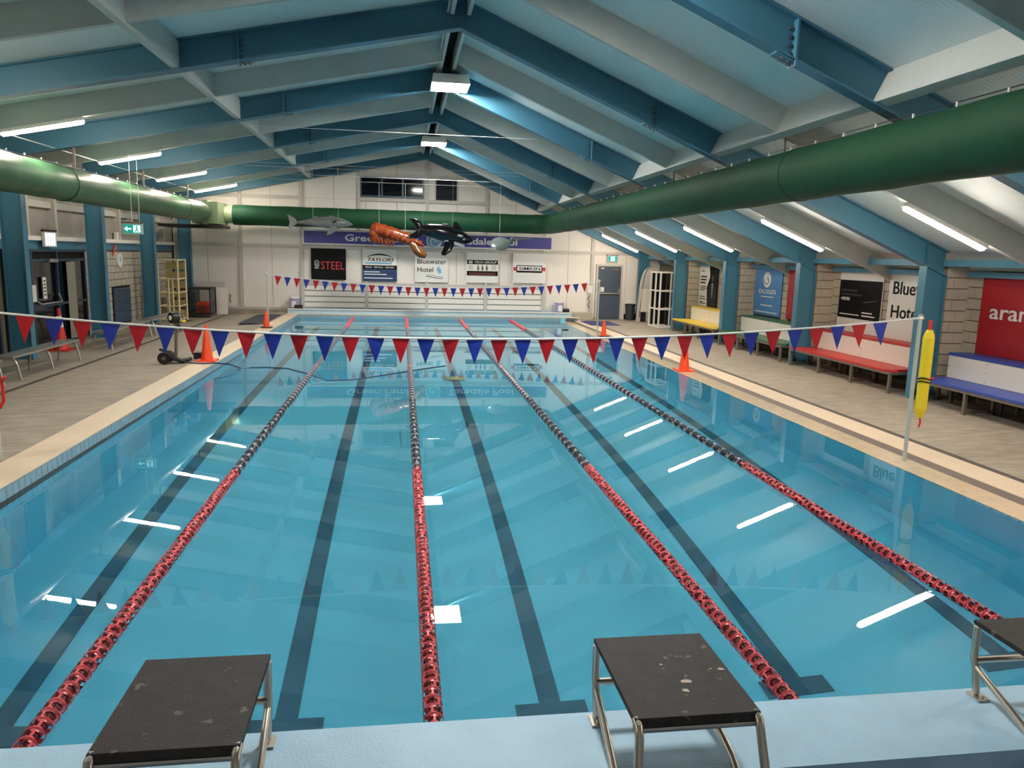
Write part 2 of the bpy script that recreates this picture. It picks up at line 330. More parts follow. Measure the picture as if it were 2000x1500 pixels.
# ------------------------------------------------------------------ side walls and ceiling
wlft = B().box(XL-.2, XL-.03, YN, YB, -.1, 5).top('wall_left', mortar, 'block and clad wall behind the tall blue columns and aluminium benches', 'wall', kind='structure')
bk = B().add([(0, .004, .004), (0, .396, .004), (0, .396, .196), (0, .004, .196), (.035, .010, .010), (.035, .390, .010), (.035, .390, .190), (.035, .010, .190)],
             [(4, 5, 6, 7), (0, 1, 5, 4), (1, 2, 6, 5), (2, 3, 7, 6), (3, 0, 4, 7)]).mesh('block', block_m)
bkr = B().add([(0, .004, .004), (0, .396, .004), (0, .396, .196), (0, .004, .196), (-.035, .010, .010), (-.035, .390, .010), (-.035, .390, .190), (-.035, .010, .190)],
              [(4, 7, 6, 5), (0, 4, 5, 1), (1, 5, 6, 2), (2, 6, 7, 3), (3, 7, 4, 0)]).mesh('block', block_m)
bky = B().add([(.004, 0, .004), (.246, 0, .004), (.246, 0, .196), (.004, 0, .196), (.010, -.03, .010), (.240, -.03, .010), (.240, -.03, .190), (.010, -.03, .190)],
              [(4, 5, 6, 7), (0, 1, 5, 4), (1, 2, 6, 5), (2, 3, 7, 6), (3, 0, 4, 7)]).mesh('block', block_m)
def blocks_left(y0, y1, z0, z1):
    r = 0; z = z0
    while z < z1-.1:
        y = y0-(.2 if r % 2 else 0)
        while y < y1-.05:
            a, c = max(y, y0), min(y+.4, y1)
            o = inst('block', bk, wlft, (XL-.03, a, z)); o.scale = (1, (c-a)/.4, min(1, (z1-z)/.2)); y += .4
        z += .2; r += 1
blocks_left(21.55, 23.35, .05, 2.3); blocks_left(24.82, 26.0, .05, 2.3); blocks_left(23.35, 24.82, 1.25, 2.3); blocks_left(26.9, 29.3, .05, 2.3)
B().box(XL-.03, XL+.02, 8.2, 29.4, 2.30, 2.5).part('lintel_beam', steel_blue, wlft)
B().box(XL-.03, XL+.10, YN, YB, 2.5, 2.6).part('ledge', white_pt, wlft)
B().box(XL-.04, XL-.02, YN, YB, 2.6, 4.6).part('upper_cladding', shaded_wall_y, wlft)
for y in [a+d for a in (8.1, 12.6, 17.0, 21.2, 25.3) for d in (1.35, 2.75)]: B().box(XL-.02, XL+.14, y-.05, y+.05, 2.6, 4.45).part('stud', trim_m, wlft)
B().box(XL-.02, XL+.06, YN, YB, 3.25, 3.4).part('rail', trim_m, wlft)
# glazed doors left
def glazing(name, label, y0, y1, door=None):
    g = thing(name, label, 'door', (XL, (y0+y1)/2, .04), kind='structure')
    B().box(XL-.029, XL-.01, y0, y1, .04, 2.3).part('dark_interior', dark_m, g)
    cols = [y0, y0+(y1-y0)*.28, y0+(y1-y0)*.60, y1]
    for c in cols: B().box(XL-.01, XL+.06, c-.035, c+.035, .04, 2.3).part('mullion', alum_d, g)
    for z in (.06, 1.0, 2.05, 2.27): B().box(XL-.005, XL+.05, y0, y1, z-.03, z+.03).part('rail', alum_d, g)
    for a, c in zip(cols[:-1], cols[1:]):
        for z0, z1 in ((.09, .97), (1.03, 2.02)): B().box(XL, XL+.01, a+.04, c-.04, z0, z1).part('pane', glass_d, g)
    return g
g1 = glazing('door_2', 'dark blue framed glass entrance doors between tall blue columns', 17.4, 21.45)
B().tube([(XL+.06, 18.65, 1.12), (XL+.14, 18.68, 1.06), (XL+.14, 19.75, 1.06), (XL+.06, 19.78, 1.25)], .02, 8).part('push_bar', alu, g1, True)
B().box(XL+.06, XL+.12, 19.3, 19.75, 2.0, 2.08).part('door_closer', alu, g1)
B().box(XL+.061, XL+.066, 20.3, 20.8, .1, 2.0).part('blind', mat('beige_blind', (150, 146, 130), .8), g1)
glazing('door_3', 'dark glazed screen at the picture edge behind the nearest tall blue column', 12.8, 17.0)
d4 = B().box(XL-.03, XL+.06, 26.05, 26.8, .04, 2.25).top('door_4', white_pt, 'white painted store door beyond the clock wall', 'door', kind='structure')
for k, (y, z, h) in enumerate(((18.46, 1.12, .38), (18.98, 1.16, .50))):
    n2 = B().box(XL+.061, XL+.066, y, y+.18, z, z+h).top('notice', white_pl, ('blank white notice stuck on the glass door near the column', 'long white printed notice on the glass door edge')[k], 'notice')
for i in range(5): B().box(XL+.066, XL+.068, 19.02, 19.12, 1.24+i*.08, 1.27+i*.08).part('print_line', txt_k, n2)
# wall behind the camera
B().prism([(XL-.2, -.3), (XRW+.2, -.3), (XRW+.2, zb(XRW)+DEP), (XR, ZA+DEP+.1), (XL-.2, zb(XL)+DEP)], 'y', YN-.1, YN).top('wall_near', white_pt, 'white wall behind the starting end', 'wall', kind='structure')
# right wall bays
BAY = [3.55, 8.1, 12.6, 17.0, 21.2, 25.3, 29.4]
wrt = B().box(XRW, XRW+.15, YN, YB, -.1, 3).top('wall_right', mortar, 'concrete block wall in recessed bays behind the coloured benches', 'wall', kind='structure')
hid = [(9.0, 12.16), (12.75, 14.78), (14.99, 16.61), (17.35, 19.05), (19.39, 20.99), (23.65, 25.2)]
for r in range(8):
    z = .88+r*.2-(.0); y = 8.2-(.2 if r % 2 else 0)
    while y < 25.2:
        if not any(a < y+.02 and y+.38 < c for a, c in hid): inst('block', bkr, wrt, (XRW, y, z))
        y += .4
for c in BAY[1:6]:
    p = B().box(9.80, XRW, c-.02, c+.2, .03, 2.46).top('wall_pier', mortar, 'block pier behind the blue column %d m down the hall' % round(c), 'wall', 'block piers', 'structure')
    for r in range(12):
        for x_, w_ in (((9.78, 1.), (10.015, 1.)) if r % 2 else ((9.78, .5), (9.90, 1.), (10.135, .48))):
            inst('block', bky, p, (x_, c-.02, .04+r*.2)).scale.x = w_
B().box(XRW-.055, XRW-.04, YN, 25.3, 2.38, 2.52).part('fascia', white_pt, wrt)
tr3 = thing('trim_3', 'pale blue steel rails along the bench wall top', 'rail', (XRW-.1, 15, 2.26), kind='structure')
for a, c in zip(BAY[:-1], BAY[1:]):
    B().box(XRW-.17, XRW-.075, a+.35, c-.15, 2.26, 2.36).part('wall_rail', steel_lite, tr3)
    B().box(9.62, 9.74, a+.1, c-.1, 2.44, 2.56).part('eaves_beam', steel_lite, tr3)
# ceiling
for nm, x0, x1, lb in (('ceiling', XL-.2, XR-.13, 'pale ribbed ceiling slope over the green duct and aluminium benches'), ('ceiling.001', XR+.13, XRW+.3, 'pale ribbed steeper ceiling slope over the coloured benches')):
    B().prism([(x0, zb(x0)+DEP), (x1, zb(x1)+DEP), (x1, zb(x1)+DEP+.08), (x0, zb(x0)+DEP+.08)], 'y', YN-.1, YB+.2).top('ceiling', ceil_m, lb, 'ceiling', kind='structure')
B().box(XR-.14, XR+.14, YN, YB, ZA+DEP+.03, ZA+DEP+.1).top('ceiling_slot', dark_m, 'dark ridge slot between the two ceiling slopes', 'ceiling', kind='structure')
ORD = ['nearest', 'second', 'third', 'fourth', 'fifth', 'sixth', 'seventh', 'eighth', 'ninth']
def band(b, xa, xb, off, t, y0, y1):         # a strip following the roof slope
    b.prism([(xa, zb(xa)+off), (xb, zb(xb)+off), (xb, zb(xb)+off+t), (xa, zb(xa)+off+t)], 'y', y0, y1); return b
bolt = B().cyl((0, -.03, 0), (0, .0, 0), .022, n=6).mesh('bolt', mat('bolt_steel', (96, 104, 108), .4, .6))
for i, fy in enumerate(FR):
    n_far = len(FR)-1-i
    lab = 'blue steel portal frame against the far gable wall' if n_far == 0 else 'blue steel portal frame, %s before the one at the gable wall' % ('', 'first', 'second', 'third', 'fourth', 'fifth', 'sixth', 'seventh', 'eighth')[n_far]
    fr_ = thing('portal_frame', lab, 'steel frame', (XR, fy, .03), 'blue portal frames', 'structure')
    for xa, xb in ((-8.05, XR), (XR, 9.72)):
        b = B(); band(b, xa, xb, .0, .022, fy-.095, fy+.095); band(b, xa, xb, DEP-.03, .022, fy-.095, fy+.095); band(b, xa, xb, .02, DEP-.04, fy-.008, fy+.008)
        rf = b.part('rafter', steel_blue, fr_)
        if fy > 7:
            xs = -2.45 if xa < 0 else 4.15
            z = zb(xs); B().box(xs-.012, xs+.012, fy-.10, fy+.0, z-.05, z+DEP-.03).part('splice_plate', steel_blue, fr_)
            for k in range(4): inst('bolt', bolt, fr_, (xs+.05*(1 if xa < 0 else -1), fy-.008, z+.08+k*.085))
            for k in range(3):
                for q in (-.05, .05):
                    xk = xs+(k*.07)*(1 if xa < 0 else -1); inst('bolt', bolt, fr_, (xk, fy+q, zb(xk)-.01), (pi/2, 0, 0))
            B().prism([(xs-.02, z-.018), (xs+.22*(1 if xa < 0 else -1), zb(xs+.22*(1 if xa < 0 else -1))-.018), (xs+.22*(1 if xa < 0 else -1), zb(xs+.22*(1 if xa < 0 else -1))), (xs-.02, z)], 'y', fy-.08, fy+.08).part('splice_plate', steel_blue, fr_)
    if fy > 2:
        for x0, x1 in ((-8.05, -7.63), (9.30, 9.72)):
            zt = zb((x0+x1)/2)+.02; b = B().box(x0, x0+.02, fy-.1, fy+.1, .03, zb(x0)); b.box(x1-.02, x1, fy-.1, fy+.1, .03, zb(x1)); b.box(x0+.02, x1-.02, fy-.007, fy+.007, .03, zb(x0 if x0 > 0 else x0)+.02)
            b.part('column', steel_blue, fr_)
            B().box(x0-.03, x1+.03, fy-.13, fy+.13, .02, .05).part('base_plate', steel_blue, fr_)
            if x0 > 0: B().box(x0, x0+.02, fy-.095, fy+.095, zb(x0), zb(x0)+DEP-.03).part('stiffener', steel_blue, fr_)
for i, my in enumerate(MID):
    k = len(MID)-i
    for xa, xb, sd in ((XL, XR-.16, 'over the green duct side'), (XR+.16, XRW, 'over the coloured bench side')):
        B().prism([(xa, zb(xa)+.06), (xb, zb(xb)+.06), (xb, zb(xb)+DEP), (xa, zb(xa)+DEP)], 'y', my-.045, my+.045).top('timber_rafter', timber, 'grey painted timber rafter %s, number %d from the gable wall' % (sd, k), 'rafter', 'grey timber rafters', 'structure')
for i, (a, c) in enumerate(zip(FR[:-1], FR[1:])):
    k = len(FR)-1-i; q = ', bay %d from the gable wall' % k
    x = -3.37; B().prism([(x-.05, 5.06), (x+.05, 5.07), (x+.05, zb(x)+DEP), (x-.05, zb(x)+DEP)], 'y', a+.012, c-.012).top('purlin', timber, 'grey lengthwise roof beam over the left lane'+q, 'roof beam', 'grey lengthwise roof beams', 'structure')
    x = 5.14; B().prism([(x-.02, zb(x-.02)+.03), (x+.10, zb(x+.1)+.03), (x+.10+.17, zb(x+.27)+DEP), (x+.15, zb(x+.15)+DEP)], 'y', a+.012, c-.012).top('purlin', timber, 'grey lengthwise roof beam beside the dark green duct'+q, 'roof beam', 'grey lengthwise roof beams', 'structure')
    r = thing('ridge_beam', 'pair of grey ridge boards beside the dark slot'+q, 'ridge beam', (XR, (a+c)/2, 6.09), 'ridge boards', 'structure')
    for s_ in (-1, 1): B().box(XR+s_*.13-.03, XR+s_*.13+.03, a+.1, c-.1, 6.09, ZA+DEP+.03).part('ridge_board', timber, r)
    B().tube([(XR-.2, a+.1, 6.12), (XR-.2, c-.1, 6.12)], .018, 6).part('conduit', trim_m, r)
# ------------------------------------------------------------------ lamps
def tube_light(y, side, label):
    if side > 0: x0, x1 = 7.25, 8.62
    else: x0, x1 = -6.92, -5.56
    p0, p1 = Vector((x0, y, zb(x0)+.055)), Vector((x1, y, zb(x1)+.055)); d = (p1-p0).normalized(); n = Vector((-d.z, 0, d.x))
    t = thing('tube_light', label, 'tube light', tuple((p0+p1)/2-n*.1), 'tube lights under the rafters')
    def bar(b, a, c, h0, h1, w):
        q = [p0+d*a, p1-d*c]; vs = []
        for pt in q:
            for h, s_ in ((h0, -1), (h0, 1), (h1, 1), (h1, -1)): vs.append(tuple(pt-n*h+Vector((0, s_*w, 0))))
        b.add(vs, [(0, 1, 2, 3), (7, 6, 5, 4), (0, 4, 5, 1), (1, 5, 6, 2), (2, 6, 7, 3), (3, 7, 4, 0)]); return b
    bar(B(), .0, .0, .0, .062, .066).part('housing', white_pl, t)
    b = B(); L = (p1-p0).length; pts = [p0+d*(L*k)-n*.074 for k in (0, .025, .975, 1)]; b.tube(pts, [.02, .045, .045, .02], 8, ry=[.03, .06, .06, .03])
    b.part('diffuser', tube_glow, t, True)
for k, y in enumerate(reversed(MID)):
    if y < 0: continue
    o = ('', 'second ', 'third ', 'fourth ', 'fifth ', 'sixth ', 'seventh ')[k]
    tube_light(y, 1, 'glowing tube light over the benches, %sfrom the gable wall' % (o or 'first '))
    tube_light(y, -1, 'glowing tube light above the left green duct, %sfrom the gable wall' % (o or 'first '))
def flood(y, label):                  # y: end next to the steel frame
    x = XR+.075; w, y0, y1 = .39, y-.88, y
    t = thing('flood_light', label, 'flood light', (x, y-.44, 5.82), 'ridge flood lights')
    b = B(); b.add([(x-w, y0, 5.82), (x+w, y0, 5.82), (x+w, y1, 5.82), (x-w, y1, 5.82), (x-w+.03, y0+.03, 6.0), (x+w-.03, y0+.03, 6.0), (x+w-.03, y1-.03, 6.0), (x-w+.03, y1-.03, 6.0)], [(0, 1, 5, 4), (1, 2, 6, 5), (2, 3, 7, 6), (3, 0, 4, 7), (4, 5, 6, 7)])
    o = b.part('hood', white_pl, t); md = o.modifiers.new('sheet', 'SOLIDIFY'); md.thickness = .012
    B().box(x-w+.02, x+w-.02, y0+.02, y1-.02, 5.845, 5.87).part('diffuser', flood_glow, t)
    for s_ in (-1, 1): B().box(x+s_*.2-.015, x+s_*.2+.015, y-.46, y-.42, 6.0, 6.085).part('bracket', galv, t)
flood(16.88, 'square white flood light hanging from the ridge, the larger nearer one'); flood(25.18, 'square white flood light hanging from the ridge, the smaller farther one')
flood(7.98, 'square white flood light at the ridge above the picture')
B().tube([(-6.94, 3, zb(-6.94)+.035), (-6.94, 28.5, zb(-6.94)+.035)], .011, 6).top('conduit', cable_m, 'thin white conduit running under the rafters along the tube lights', 'conduit')
# ------------------------------------------------------------------ ducts
clip_me = B().box(-.010, .010, -.012, .012, 0, .06).mesh('clip', white_pl)
hang_me = B().box(-.012, .012, -.012, .012, 0, .55).mesh('hanger', galv)
def duct_run(b, pts, r=.33, n=28):
    b.tube(pts, [r]*len(pts), n); return b
DZ = 3.60
dl_ = thing('air_duct', 'shiny green air duct above the aluminium benches', 'duct', (-6.6, 15, DZ-.33))
pts = [(-6.6, y, DZ) for y in [3+.5*i for i in range(48)]]
b = B().tube(pts+[(-6.6, 26.75, DZ), (-6.6, 26.9, DZ), (-6.6, 27.0, DZ)], [.33+.006*sin(i*2.1) for i in range(48)]+[.31, .24, .12], 28); b.part('tube', mat('lit_green_duct_fabric', (66, 108, 74), .42, noise=(1.6, .2), bump=(3, .012)), dl_, True)  # olive lightening puts the tube lights' direct light into this duct's colour
for y in (8.1, 16.3, 24.4): B().tube([(-6.6, y, DZ), (-6.6, y+.03, DZ)], .341, 28).part('seam', seam_m, dl_, True)
B().box(-6.65, -6.55, 4, 26.6, DZ+.338, DZ+.352).part('rail', black_m, dl_)
for i in range(33): inst('clip', clip_me, dl_, (-6.6, 5.3+.64*i, DZ+.335))
for y in (8.1, 12.6, 17.0, 21.2, 25.3): inst('hanger', B().box(-.02, .02, -.012, .012, 0, zb(-6.6)-DZ-.354).mesh('hanger', galv), dl_, (-6.6, y, DZ+.35))
bx_ = thing('duct_fan_box', 'pale green fan box joining the two green ducts', 'duct box', (-6.5, 27.6, DZ-.38))
B().box(-6.95, -6.12, 27.02, 28.45, DZ-.36, DZ+.36).part('box', duct_b, bx_); B().box(-6.60, -6.42, 26.96, 28.50, DZ-.40, DZ+.40).part('collar', duct_b, bx_)
B().box(-8.0, -6.0, 26.9, 28.3, DZ-.50, DZ-.40).part('support_tray', black_m, bx_); B().cyl((-6.12, 28.2, DZ), (-5.80, 28.2, DZ), .30, n=24).part('spigot', duct_b, bx_, True)
dr_ = thing('air_duct', 'dark green fabric air duct running along the bench side and across the far end', 'duct', (5.3, 15, DZ-.33))
pts = [(-5.85+.45*i, 28.2, DZ) for i in range(23)]
pts += [(4.40+.95*sin(t), 27.25+.95*cos(t), DZ) for t in [pi/2*k/6 for k in range(1, 7)]]
pts += [(5.35-.05*min(1, i/4), 26.9-.5*i, DZ) for i in range(58)]
B().tube(pts, [.345+.006*sin(i*1.9) for i in range(len(pts))], 28).part('tube', duct_m, dr_, True)
for y in (1.6, 9.8, 18.0): B().tube([(5.3, y, DZ), (5.3, y+.025, DZ)], .355, 28).part('seam', seam_m, dr_, True)
B().tube([(5.3, -1, DZ+.395), (5.3, 26.5, DZ+.395)], .006, 6).part('cable', black_m, dr_)
for i in range(40): inst('clip', clip_me, dr_, (5.3, 1.2+.64*i, DZ+.34))
for y in (5.85, 10.35, 14.8, 19.15, 23.3): inst('hanger', B().box(-.014, .014, -.014, .014, 0, zb(5.3)+.06-DZ-.345).mesh('hanger', galv), dr_, (5.3, y, DZ+.34))

# ------------------------------------------------------------------ far sign and banners
YS = YB-.105
sg = B().box(-3.70, 5.82, YS, YS+.03, 2.66, 3.22).top('wall_sign', white_pl, 'long indigo sign reading Green Family Taradale Pool on the gable wall', 'sign')
B().box(-3.63, 5.75, YS-.006, YS, 2.72, 3.16).part('face', sign_b, sg)
text('Green Family', sg, txt_w, (-2.15, YS-.012, 2.83), 'y', .25, 2.75, bold=.025); text('Taradale Pool', sg, txt_w, (1.78, YS-.012, 2.83), 'y', .25, 2.62, bold=.025)
lg = B().cyl((1.2, YS-.008, 2.93), (1.2, YS-.02, 2.93), .30, n=28).part('emblem', txt_w, sg)
B().cyl((1.2, YS-.020, 2.93), (1.2, YS-.024, 2.93), .27, n=28).part('emblem_disc', mat('sky_print', (110, 160, 200), .5), lg)
B().tube([(1.2+(.03+.035*t)*cos(t*1.0), YS-.026, 2.90+(.03+.035*t)*sin(t*1.0)) for t in [k*.35 for k in range(18)]], .018, 6).part('emblem_wave', txt_w, lg)
Y5 = YB-.086
def banner(x0, x1, z0, z1, m, label): return B().box(x0, x1, Y5, Y5+.012, z0, z1).top('banner', m, label, 'banner', 'banners under the indigo sign')
bn = banner(-3.39, -2.11, 1.37, 2.53, txt_k, 'black banner reading RED STEEL in white and red')
text('STEEL', bn, txt_r, (-3.04, Y5-.004, 1.76), 'y', .30, .86, bold=.0); text('RED', bn, txt_w, (-3.10, Y5-.004, 1.77), 'y', .17, .30, roll=pi/2, bold=.0)
bn = banner(-1.49, -.21, 1.35, 2.54, white_pl, 'white and navy banner reading TAYLORS with a swoosh')
B().box(-1.49, -.21, Y5-.004, Y5, 1.35, 1.80).part('blue_field', mat('ocean_print', (34, 62, 110), .5, noise=(9, .5, (.6, 1, 2))), bn); B().box(-1.49, -.21, Y5-.005, Y5, 1.80, 1.95).part('navy_strip', txt_k, bn)
text('TAYLORS', bn, txt_k, (-1.33, Y5-.004, 2.10), 'y', .13, .98, bold=.02, shear=.25); text('SALES · SERVICE · REPAIRS', bn, txt_w, (-1.39, Y5-.008, 1.845), 'y', .065, 1.08, bold=.005)
B().box(-1.40, -.40, Y5-.003, Y5, 2.0, 2.06).part('slogan_bar', txt_b, bn)
B().tube([(-1.33+.95*t, Y5-.004, 2.26+.10*sin(pi*t)) for t in [k/10 for k in range(11)]], [.004+.022*sin(pi*k/10) for k in range(11)], 6).part('swoosh', txt_k, bn)
for i, (x1, z) in enumerate(((-.85, 1.68), (-.60, 1.59), (-.36, 1.45))): B().box(-1.44, x1, Y5-.006, Y5-.003, z, z+.035).part('print_line', txt_w, bn)
bn = banner(.47, 1.75, 1.35, 2.50, white_pl, 'white banner reading Bluewater Hotel with a blue sail')
text('Bluewater', bn, txt_k, (.55, Y5-.004, 2.05), 'y', .19, 1.10, bold=.004); text('Hotel', bn, txt_k, (.55, Y5-.004, 1.74), 'y', .19, .60, bold=.004)
B().prism([(1.38, 1.68), (1.50, 1.72), (1.46, 1.85), (1.36, 1.98), (1.30, 1.85)], 'y', Y5-.005, Y5).part('sail', txt_b, bn)
for k in range(2): B().tube([(.9+.65*t, Y5-.004, 1.60-.06*k+.04*cos(3.2*t+.3*k)) for t in [q/8 for q in range(9)]], .010, 5).part('wave_line', (txt_b, txt_k)[k], bn)
bn = banner(2.44, 3.70, 1.37, 2.53, white_pl, 'white banner with black TECH GROUP bands')
B().box(2.47, 3.67, Y5-.004, Y5, 2.08, 2.24).part('band', txt_k, bn); B().box(2.47, 3.67, Y5-.004, Y5, 1.64, 1.82).part('band', txt_k, bn)
text('TECH GROUP', bn, txt_w, (2.74, Y5-.008, 2.12), 'y', .085, .86, bold=.005, shear=.2)
for i in range(2):
    for j in range(2): B().box(2.54+i*.08, 2.60+i*.08, Y5-.007, Y5-.003, 2.11+j*.055, 2.15+j*.055).part('emblem_square', txt_w, bn)
for i in range(3):
    b = B().ell((2.90+i*.17, Y5-.004, 1.92), (.045, .004, .09)); b.ell((2.90+i*.17, Y5-.004, 2.03), (.025, .004, .03)); b.prism([(2.90+i*.17-.08, 1.98), (2.90+i*.17, 1.93), (2.90+i*.17+.08, 1.98), (2.90+i*.17, 1.90)], 'y', Y5-.006, Y5)
    b.part('figure_print', mat('grey_print', (120, 112, 104), .6), bn)
for i in range(2): B().box(2.55, 3.58, Y5-.007, Y5-.003, 1.67+i*.06, 1.69+i*.06).part('print_line', mat('rust_print', (150, 90, 84), .6), bn)
for s_ in (2.52, 3.42):
    for i in range(4): B().box(s_, s_+.18, Y5-.003, Y5, 1.88+i*.045, 1.895+i*.045).part('print_line', mat('grey_print', (120, 112, 104), .6), bn)
bn = banner(4.26, 5.57, 1.39, 2.54, white_pl, 'white banner with the SIMKIN plate and red bars')
B().box(4.40, 5.42, Y5-.004, Y5, 1.80, 2.08).part('plate', txt_k, bn); B().box(4.43, 5.39, Y5-.006, Y5, 1.87, 2.05).part('plate_face', txt_w, bn)
for x in (4.28, 5.42): B().box(x, x+.13, Y5-.004, Y5, 1.87, 2.01).part('red_bar', txt_r, bn)
text('SIMKIN', bn, txt_k, (4.49, Y5-.009, 1.90), 'y', .115, .84, bold=.01)

# ------------------------------------------------------------------ posters on the bench wall
XP = XRW-.07
def poster(y0, y1, z0, z1, m, label): return B().box(XP, XP+.02, y0, y1, z0, z1).top('poster', m, label, 'poster', 'posters above the benches')
red_p = mat('poster_red', (172, 20, 34), .45); blu_p = mat('poster_blue', (84, 140, 200), .45)
po = poster(8.9, 12.16, .92, 2.27, red_p, 'big red poster reading aramex above the blue bench')
text('aramex', po, txt_w, (XP-.005, 11.93, 1.56), 'x', .27, 1.52, bold=.012)
po = poster(12.72, 14.78, .90, 2.26, white_pl, 'white poster reading Bluewater Hotel partly behind a blue column')
text('Bluewater', po, txt_k, (XP-.005, 14.66, 1.85), 'x', .27, 1.70, bold=.012); text('Hotel', po, txt_k, (XP-.005, 14.66, 1.36), 'x', .27, .90, bold=.012)
po = poster(14.99, 16.61, .90, 2.30, white_pl, 'white board with a black advert reading +MORE above the red bench')
B().box(XP-.004, XP, 15.0, 16.60, 1.22, 2.08).part('black_panel', txt_k, po); text('+MORE', po, txt_w, (XP-.010, 16.52, 1.62), 'x', .075, .36, bold=.03)
for k, (ya, w, z) in enumerate(((16.52, .62, 1.82), (16.52, .78, 1.73))): B().box(XP-.006, XP-.003, ya-w, ya, z, z+.05).part('print_line', mat('dim_print', (52, 52, 56), .6), po)
for ya, w, z in ((16.52, .75, 1.29), (15.66, .38, 1.36), (15.66, .48, 1.29)): B().box(XP-.006, XP-.003, ya-w, ya, z, z+.025).part('print_line', txt_w, po)
B().tube([(XP-.005, 15.62, 1.60), (XP-.005, 15.15, 1.66)], .008, 5).part('print_streak', mat('grey_print', (120, 112, 104), .6), po)
po = poster(19.39, 20.99, .96, 2.26, blu_p, 'sky blue poster reading ocean with a round shell emblem')
text('ocean', po, txt_w, (XP-.005, 20.72, 1.56), 'x', .19, 1.0, bold=.0)
e_ = B().cyl((XP, 20.24, 1.95), (XP-.004, 20.24, 1.95), .22, n=26).part('emblem', txt_w, po)
B().tube([(XP-.006, 20.24+(.02+.022*t)*cos(t), 1.95+(.02+.022*t)*sin(t)) for t in [k*.4 for k in range(17)]], .012, 5).part('emblem_spiral', mat('slate_print', (70, 84, 96), .5), e_)
for w, z in ((.75, 1.46), (.70, 1.22), (1.30, 1.03)): B().box(XP-.004, XP, 20.19-w/2, 20.19+w/2, z, z+.03).part('print_line', txt_w, po)
poster(17.30, 19.05, .96, 2.26, red_p, 'plain red poster partly behind the column beside the sky blue poster')
po = poster(23.55, 25.2, .92, 2.26, white_pl, 'white and black poster of a person in a dark suit above the yellow bench')
B().prism([(24.35, 2.26), (24.28, 1.9), (24.5, 1.55), (24.42, .92), (23.55, .92), (23.55, 2.26)], 'x', XP-.004, XP).part('black_field', txt_k, po)
fig = B().prism([(24.38, .95), (24.42, 1.35), (24.30, 1.62), (24.12, 1.72), (23.98, 1.72), (23.80, 1.60), (23.72, 1.30), (23.74, .95)], 'x', XP-.008, XP-.003).part('suit_print', mat('navy_suit_print', (26, 30, 44), .6), po)
B().prism([(24.10, 1.70), (24.0, 1.70), (24.02, 1.25), (24.06, 1.20)], 'x', XP-.010, XP-.003).part('shirt_print', mat('shirt_print', (170, 172, 180), .6), po)
B().ell((XP-.006, 24.05, 1.86), (.004, .075, .11)).part('head_print', mat('face_print', (92, 74, 62), .6), po)
for i, (w, z) in enumerate(((.30, 2.08), (.52, 1.88), (.50, 1.78), (.42, 1.68), (.50, 1.56), (.52, 1.50), (.40, 1.44), (.45, 1.22), (.55, 1.14), (.30, 1.04), (.55, .99))): B().box(XP-.004, XP, 25.08-w, 25.08, z, z+(.045 if i in (1, 2, 3) else .025)).part('print_line', txt_k, po)

# ------------------------------------------------------------------ tiered benches
def tier_bench(colour, y0, y1, label):
    t = thing('tiered_bench', label, 'bench', (9.7, (y0+y1)/2, .03), 'tiered benches between the blue columns'); sm_ = seat_m[colour]
    xa = 9.13
    B().prism([(xa, y0+.2), (xa+.15, y0), (9.28, y0), (9.28, y1), (xa+.1, y1), (xa, y1-.05)], 'z', .43, .47).part('seat', sm_, t)
    B().box(9.28, 9.76, y0+.14, y1-.14, .43, .47).part('seat', sm_, t)
    B().box(9.745, XRW-.076, y0+.22, y1-.14, .875, .915).part('upper_seat', sm_, t)
    n = 2; L = (y1-y0-.36)/n
    for i in range(n):
        pn = B().box(9.755, 9.77, y0+.22+i*L, y0+.22+(i+1)*L-.006, .475, .87).part('back_panel', white_pt, t)
        for z in (.52, .67, .82):
            for yy_ in (y0+.25+i*L, y0+.22+(i+.5)*L, y0+.19+(i+1)*L): inst('screw', SCREW, pn, (9.755, yy_, z))
    for i in range(4):
        y = y0+.06+(y1-y0-.12)*i/3
        for x in (xa+.04, 9.70): B().box(x-.025, x+.025, y-.025, y+.025, .02, .40).part('leg', galv, t)
        B().box(xa+.065, 9.675, y-.02, y+.02, .06, .10).part('foot_rail', galv, t); B().box(xa+.065, 9.675, y-.02, y+.02, .38, .43).part('bearer', galv, t)
    B().box(xa+.01, xa+.06, y0+.03, y1-.03, .38, .43).part('front_rail', galv, t); B().box(9.68, 9.73, y0+.14, y1-.14, .38, .43).part('rear_rail', galv, t)
    for i in range(4):
        y = y0+.3+(y1-y0-.55)*i/3; B().box(10.1, 10.15, y-.025, y+.025, .02, .875).part('leg', galv, t); B().box(9.79, 9.84, y-.025, y+.025, .02, .875).part('leg', galv, t)
SCREW = B().cyl((-.004, 0, 0), (.0, 0, 0), .009, n=6).mesh('screw', galv)
tier_bench('yellow', 21.35, 24.85, 'yellow tiered bench with pale back panel beside the rack'); tier_bench('green', 17.2, 20.95, 'dark green tiered bench between the yellow and red ones')
tier_bench('red', 12.95, 16.8, 'red tiered bench with white back panel'); tier_bench('blue', 8.35, 12.4, 'blue tiered bench with white back panel at the picture edge')

